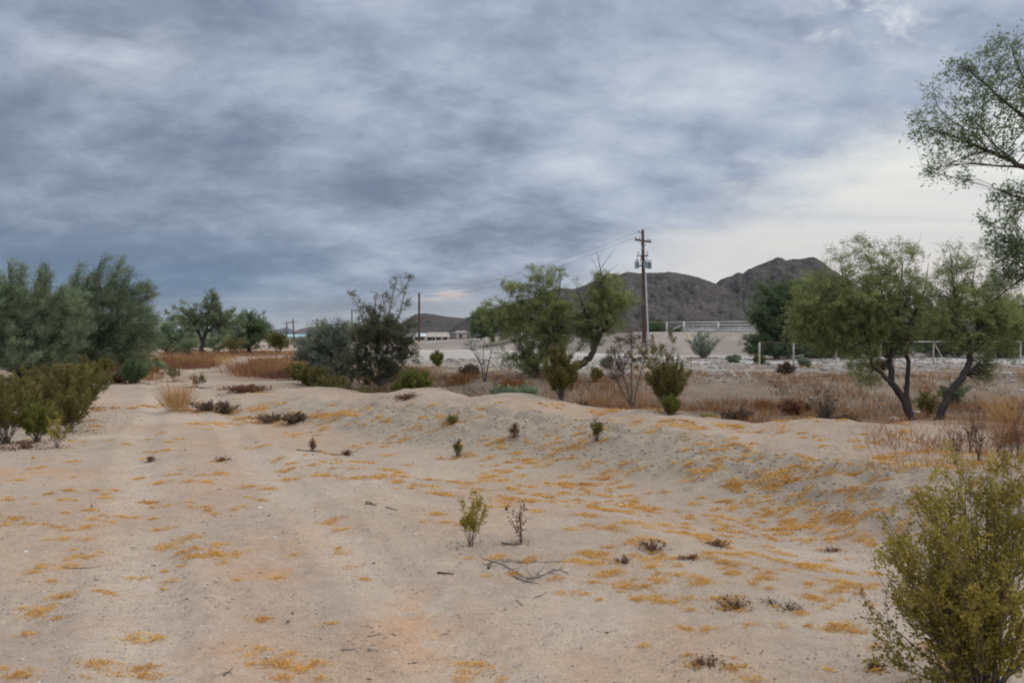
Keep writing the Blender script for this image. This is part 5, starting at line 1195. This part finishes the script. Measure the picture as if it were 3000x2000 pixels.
tops = {'p1': np.array([xc(za), D - .17, za])}
POLES = []
def far_pole(px_, ytop, D_, label, arm=True, r=.15, lean=0.0, armw=1.2, ang_=.9):
    b_ = gnd(px_, D_); zt_ = Wp(px_, ytop, D_)[2]; rt = empty('utility_pole', b_, label, 'utility pole')
    mb = MB(); mb.tubes(np.array([[b_[0], D_, b_[2] - .3], [b_[0] + lean * .5, D_, (zt_ + b_[2]) / 2], [b_[0] + lean, D_, zt_], [b_[0] + lean, D_, zt_ + .05]]), np.array([r * 1.3, r * 1.1, r, .02]), 10); mb.build('pole', M['pole'], rt, b_)
    if arm:
        mb = MB(); mb.box((b_[0] + lean, D_ - .2, zt_ - .9), (armw, .06, .08), ang_); mb.build('crossarm', M['pole'], rt, b_)
        for s_ in (-1, -.5, .6, 1):
            mb = MB(); lathe(mb, (b_[0] + lean + math.cos(ang_) * armw * .9 * s_, D_ - .2 + math.sin(ang_) * armw * .9 * s_, zt_ - .82), [(0, .03), (.08, .06), (.14, .03), (.18, .05), (.2, .01)], 8); mb.build('insulator', M['porcelain'], rt, b_)
    POLES.append(np.array([b_[0] + lean, D_, zt_ - .8]))
far_pole(1228, 858, 150, 'bare brown pole standing alone right of the big creosote', False, .17)
far_pole(1031, 905, 215, 'thin pole just left of the big creosote whips', False, .14)
far_pole(930, 932, 330, 'far crossarm pole above the grey green bush', True, .2, 0, 1.9, .5)
far_pole(862, 934, 250, 'nearer of the two far left crossarm poles, leaning slightly', True, .17, -.4, 1.2, .5)
far_pole(840, 941, 360, 'leftmost far crossarm pole', True, .2, 0, 1.7, .4)
def wire(A, B_, sag, label, r=.010):
    u = np.linspace(0, 1, 24)[:, None]; P = A * (1 - u) + B_ * u; P[:, 2] -= sag * 4 * (u * (1 - u))[:, 0]
    mb = MB(); mb.tubes(P, np.full(24, r), 4); tag(mb.build('power_line', M['wire'], None, tuple(A)), label, 'wire')
p1 = tops['p1']
wire(np.array([xt - .34, D - .05, zt - .2]), np.array([POLES[0][0], 150, POLES[0][2] + .8]), 1.0, 'wire from the top of the main utility pole to the bare pole')
wire(p1 - arm_dir * 1.1 + [0, 0, .25], POLES[0] + [0, 0, .3], 1.3, 'wire from the crossarm end of the main pole to the bare pole')
wire(POLES[0] + [0, 0, .7], POLES[1] + [0, 0, .7], .9, 'wire from the bare pole to the thin pole beyond the creosote')

# ---------------------------------------------------------------- fences
def post(mb, px_, D_, ytop, r, base=None):
    b_ = gnd(px_, D_); zt_ = Wp(px_, ytop, D_)[2]
    mb.tubes(np.array([b_ - [0, 0, .2], [b_[0], D_, (b_[2] + zt_) / 2], [b_[0], D_, zt_ - .01], [b_[0], D_, zt_]]), np.array([r, r, r, r * .2]), 8)
    return np.array([b_[0], D_, zt_])
# near pipe fence
rt = empty('pipe_fence', gnd(2600, 47), 'rust stained white pipe fence with a braced post and wire mesh', 'fence'); org = rt.location[:]
tp = []
for px_, yt in ((2225, 1003), (2325, 1004), (2450, 1003), (2580, 1001), (2735, 1001), (2990, 1000)):
    mb = MB(); tp.append(post(mb, px_, 47, yt, .045)); mb.build('post', M['white_dirty' if px_ != 2990 else 'white'], rt, org)
tp = np.array(tp)
for i in range(len(tp) - 1):
    mb = MB(); A, B_ = tp[i], tp[i + 1]; mb.tubes(np.array([A, (A + B_) / 2, B_]), np.full(3, .030 if i > 2 else .010), 8); mb.build('top_rail', M['rust' if i < 3 else 'white_dirty' if i == 3 else 'white'], rt, org)
mb = MB(); A = tp[4]; B_ = gnd(2772, 47); mb.tubes(np.array([A, (A + B_) / 2, B_]), np.full(3, .03), 8); mb.build('brace', M['white_dirty'], rt, org)
def mesh_panel(A, B_, h, step, r, name, mat, rt, org):
    mb = MB(); L_ = np.linalg.norm(B_ - A); n_ = max(2, int(L_ / step))
    u = np.linspace(0, 1, n_)
    T = A[None] * (1 - u[:, None]) + B_[None] * u[:, None]
    lo = T.copy(); lo[:, 2] = H(T[:, 0], T[:, 1]) + .04
    mb.tubes(np.stack([lo, (lo + T) / 2, T], 1), np.full((n_, 3), r), 3)
    for j in range(1, 7):
        Q = lo + (T - lo) * j / 7.0; mb.tubes(Q, np.full(n_, r), 3)
    mb.build(name, M[mat], rt, org)
for i in range(len(tp) - 1): mesh_panel(tp[i], tp[i + 1], 1.2, .16, .0035, 'wire_mesh', 'wire', rt, org)
# white board fence on the embankment
D = 97.0
rt = empty('board_fence', gnd(2100, D), 'white board fence with four rails at the top of the embankment', 'fence'); org = rt.location[:]
tb = []
for px_, yt, hw in ((1953, 943, .10), (2004, 941, .15), (2104, 942, .14), (2205, 938, .15), (2262, 936, .12)):
    b_ = gnd(px_, D); zt_ = Wp(px_, yt, D)[2]; mb = MB(); mb.box((b_[0], D, (zt_ + b_[2]) / 2 - .05), (hw * .75, .07, (zt_ - b_[2]) / 2 + .05), bev=.012); mb.build('post', M['white'], rt, org); tb.append(np.array([b_[0], D, zt_, b_[2]]))
for i, j in ((1, 2), (2, 3)):
    A, B_ = tb[i], tb[j]
    for fr, hh_ in ((.93, .06), (.66, .06), (.40, .06), (.16, .14)):
        x0, x1 = A[0] + .13, B_[0] - .13
        z0 = A[3] + (A[2] - A[3]) * fr; z1 = B_[3] + (B_[2] - B_[3]) * fr
        mb = MB(); mb.box(((x0 + x1) / 2, D - .02, (z0 + z1) / 2), ((x1 - x0) / 2, .025, hh_)); mb.build('rail', M['white'], rt, org)
for i, j, mt in ((0, 1, 'white_dirty'), (3, 4, 'rust')):
    A, B_ = tb[i][:3] - [0, 0, .06], tb[j][:3] - [0, 0, .06]
    mb = MB(); mb.tubes(np.array([A, (A + B_) / 2, B_]), np.full(3, .04), 6); mb.build('rail', M[mt], rt, org)
mb = MB(); A = np.array([tb[0][0] + .25, D, tb[0][3]]); B_ = np.array([tb[1][0], D, tb[1][2] - .25]); mb.tubes(np.array([A, (A + B_) / 2, B_]), np.full(3, .05), 6); mb.build('brace', M['white'], rt, org)
A = tb[0][:3] - [0, 0, .06]; B_ = Wp(1900, 945, D); mb = MB(); mb.tubes(np.array([A, (A + B_) / 2, B_]), np.full(3, .035), 6); mb.build('rail', M['rust'], rt, org)
# tall gate post stands at the fence corner nearer the viewer
b_ = gnd(2212, 60); mb = MB(); post(mb, 2212, 60, 945, .055)
tag(mb.build('gate_post', M['white_dirty'], None, tuple(b_)), 'tall pale gate post in front of the dark drooping tree', 'post')
# low white trailer bed behind the fence boards
# rail fence running left along the yard
D = 128.0
rt = empty('rail_fence', gnd(1440, D), 'white rail fence along the yard behind the leaning mesquite', 'fence'); org = rt.location[:]
tp = []
for px_, yt, D_ in ((1190, 978, 168), (1212, 978, 164), (1250, 976, 158), (1276, 976, 154), (1294, 975, 150), (1312, 975, 146), (1340, 974, 140), (1376, 972, 134), (1424, 972, 130), (1473, 969, 126), (1500, 970, 124), (1528, 968, 122), (1558, 968, 120), (1600, 967, 118), (1650, 966, 116), (1700, 965, 114)):
    mb = MB(); tp.append(post(mb, px_, D_, yt, .07)); mb.build('post', M['white'], rt, org)
for i in range(len(tp) - 1):
    mb = MB(); A, B_ = tp[i], tp[i + 1]; mb.tubes(np.array([A, (A + B_) / 2, B_]), np.full(3, .035), 6); mb.build('rail', M['white_dirty'], rt, org)
# yellow strap lying down the embankment
pts = np.array([gnd(2004, 95), gnd(2012, 88), gnd(2022, 80), gnd(2030, 72), gnd(2042, 65)]); pts[:, 2] += .04
mb = MB(); q = smooth_line(np.column_stack([pts, np.full(5, .04)]), 24); q[:, 2] = np.maximum(q[:, 2], H(q[:, 0], q[:, 1]) + .03); mb.tubes(q[:, :3], q[:, 3], 5)
tag(mb.build('yellow_strap', M['yellow'], None, tuple(pts[0])), 'faded yellow strap running down the embankment from the white fence', 'strap')
# clipped hedge
plant('hedge', 'clipped dark green hedge behind the fence right of the utility pole', 'hedge', 101, 1925, [(1905, 958, 26, 15, 1.6), (1935, 957, 24, 15, 1.6), (1920, 960, 30, 14, 1.6)], leaf='mesquite_dark', wood='twig', parts=('stems', 'foliage'), seed=301, L=.13, cover=1.5)
plant('hedge', 'small dark shrub behind the braced end of the white fence', 'hedge', 101, 1980, [(1975, 968, 16, 7, 1.4), (1990, 968, 12, 6, 1.4)], leaf='mesquite_dark', wood='twig', parts=('stems', 'foliage'), seed=302, L=.13, cover=1.3)

# ---------------------------------------------------------------- far buildings and the white bin
def house(px0, px1, ytop, D_, label, wall, roof, name='house', depth_=6, roofh=.9, win=2, hgt=None):
    A = gnd(px0, D_); B_ = gnd(px1, D_); z0 = min(A[2], B_[2]) - .1
    cx_ = (A[0] + B_[0]) / 2; hw = (B_[0] - A[0]) / 2; zt_ = Wp(px0, ytop, D_)[2]; zt_ = max(zt_, z0 + 2.4)
    rt = empty(name, (cx_, D_ + depth_ / 2, z0), label, 'building'); org = rt.location[:]
    ze = zt_ - roofh; cy_ = D_ + depth_ / 2
    mb = MB(); mb.box((cx_, cy_, (z0 + ze) / 2), (hw, depth_ / 2, (ze - z0) / 2)); mb.build('wall', M[wall], rt, org)
    mb = MB(); e = .35
    X0, X1, Y0, Y1 = cx_ - hw - e, cx_ + hw + e, D_ - e, D_ + depth_ + e
    V = [(X0, Y0, ze + .003), (X1, Y0, ze + .003), (X1, Y1, ze + .003), (X0, Y1, ze + .003), (X0 + e, cy_, zt_), (X1 - e, cy_, zt_)]
    mb.add(V, [[0, 1, 5, 4], [2, 3, 4, 5], [1, 2, 5, 5], [3, 0, 4, 4], [3, 2, 1, 0]]); mb.build('roof', M[roof], rt, org, smooth=False)
    for i in range(win):
        wx = cx_ - hw + 2 * hw * (i + .5 + .1 * (i % 2)) / win
        mb = MB(); mb.box((wx, D_ - .02, z0 + (ze - z0) * .6), (min(.6, hw * .25), .03, (ze - z0) * .2)); mb.build('window', M['glass'], rt, org)
house(825, 890, 985, 420, 'low building with a turquoise metal roof behind the far left poles', 'houseb', 'rooft', depth_=9, roofh=1.3, win=3)
house(1008, 1030, 968, 240, 'pale blue shed between the grey green bush and the big creosote', 'blued', 'roofw', 'shed', 4, .7, 1)
house(1195, 1245, 979, 260, 'long pale roofed building behind the bare pole', 'houseb', 'roofw', depth_=7, roofh=1.0, win=3)
house(1250, 1310, 975, 235, 'beige house with dark windows behind the rail fence', 'houseb', 'houseb', depth_=8, roofh=1.2, win=4)
house(1335, 1365, 978, 230, 'small dusty shed behind the rail fence near the dark tree', 'houseb', 'darkrock', 'shed', 5, .6, 1)
D = 92.0; b = gnd(1388, D); k = D / F
rt = empty('metal_bin', b, 'white metal bin with a flared top and green panel beside the leafless shrub', 'bin'); org = tuple(b)
zt_ = Wp(0, 992, D)[2]; z0 = b[2]
mb = MB(); hb = (zt_ - .18 - z0) / 2; mb.box((b[0] + .1, D, z0 + hb), (.34, .35, hb), .25, bev=.02, taper=1.12); mb.build('body', M['white'], rt, org)
mb = MB(); mb.box((b[0], D, zt_ - .09), (.52, .48, .085), .25, bev=.02, taper=1.06); mb.build('lid', M['white'], rt, org)
mb = MB(); mb.box((b[0] + .02, D - .37, z0 + hb * 1.1), (.14, .02, .14), .25); mb.build('panel', M['green'], rt, org)

# ---------------------------------------------------------------- groups shared by repeats
GR = {'creosote_bush': 'creosote bushes', 'scrub_bush': 'low scrub among the bushes', 'bank_bush': 'small bushes on the far bank', 'desert_bush': 'rounded desert bushes',
      'mesquite_tree': 'mesquite trees', 'palo_verde_tree': 'feathery trees at the left', 'seedling': 'seedlings on the open sand', 'dead_tuft': 'dead tufts on the open sand',
      'rock': 'loose rocks', 'stick': 'sticks on the sand', 'dead_branch': 'pile of dead branches', 'utility_pole': 'utility poles', 'power_line': 'power lines',
      'dry_grass_tuft': 'separate tufts of dry grass', 'house': 'far houses', 'shed': 'far sheds', 'hedge': 'hedges by the white fence', 'dead_shrub': 'leafless shrubs'}
for o in list(S.objects):
    k = o.name.split('.')[0]
    if o.parent is None and o.get('category') and not o.get('group') and o.get('kind') is None and k in GR: o['group'] = GR[k]
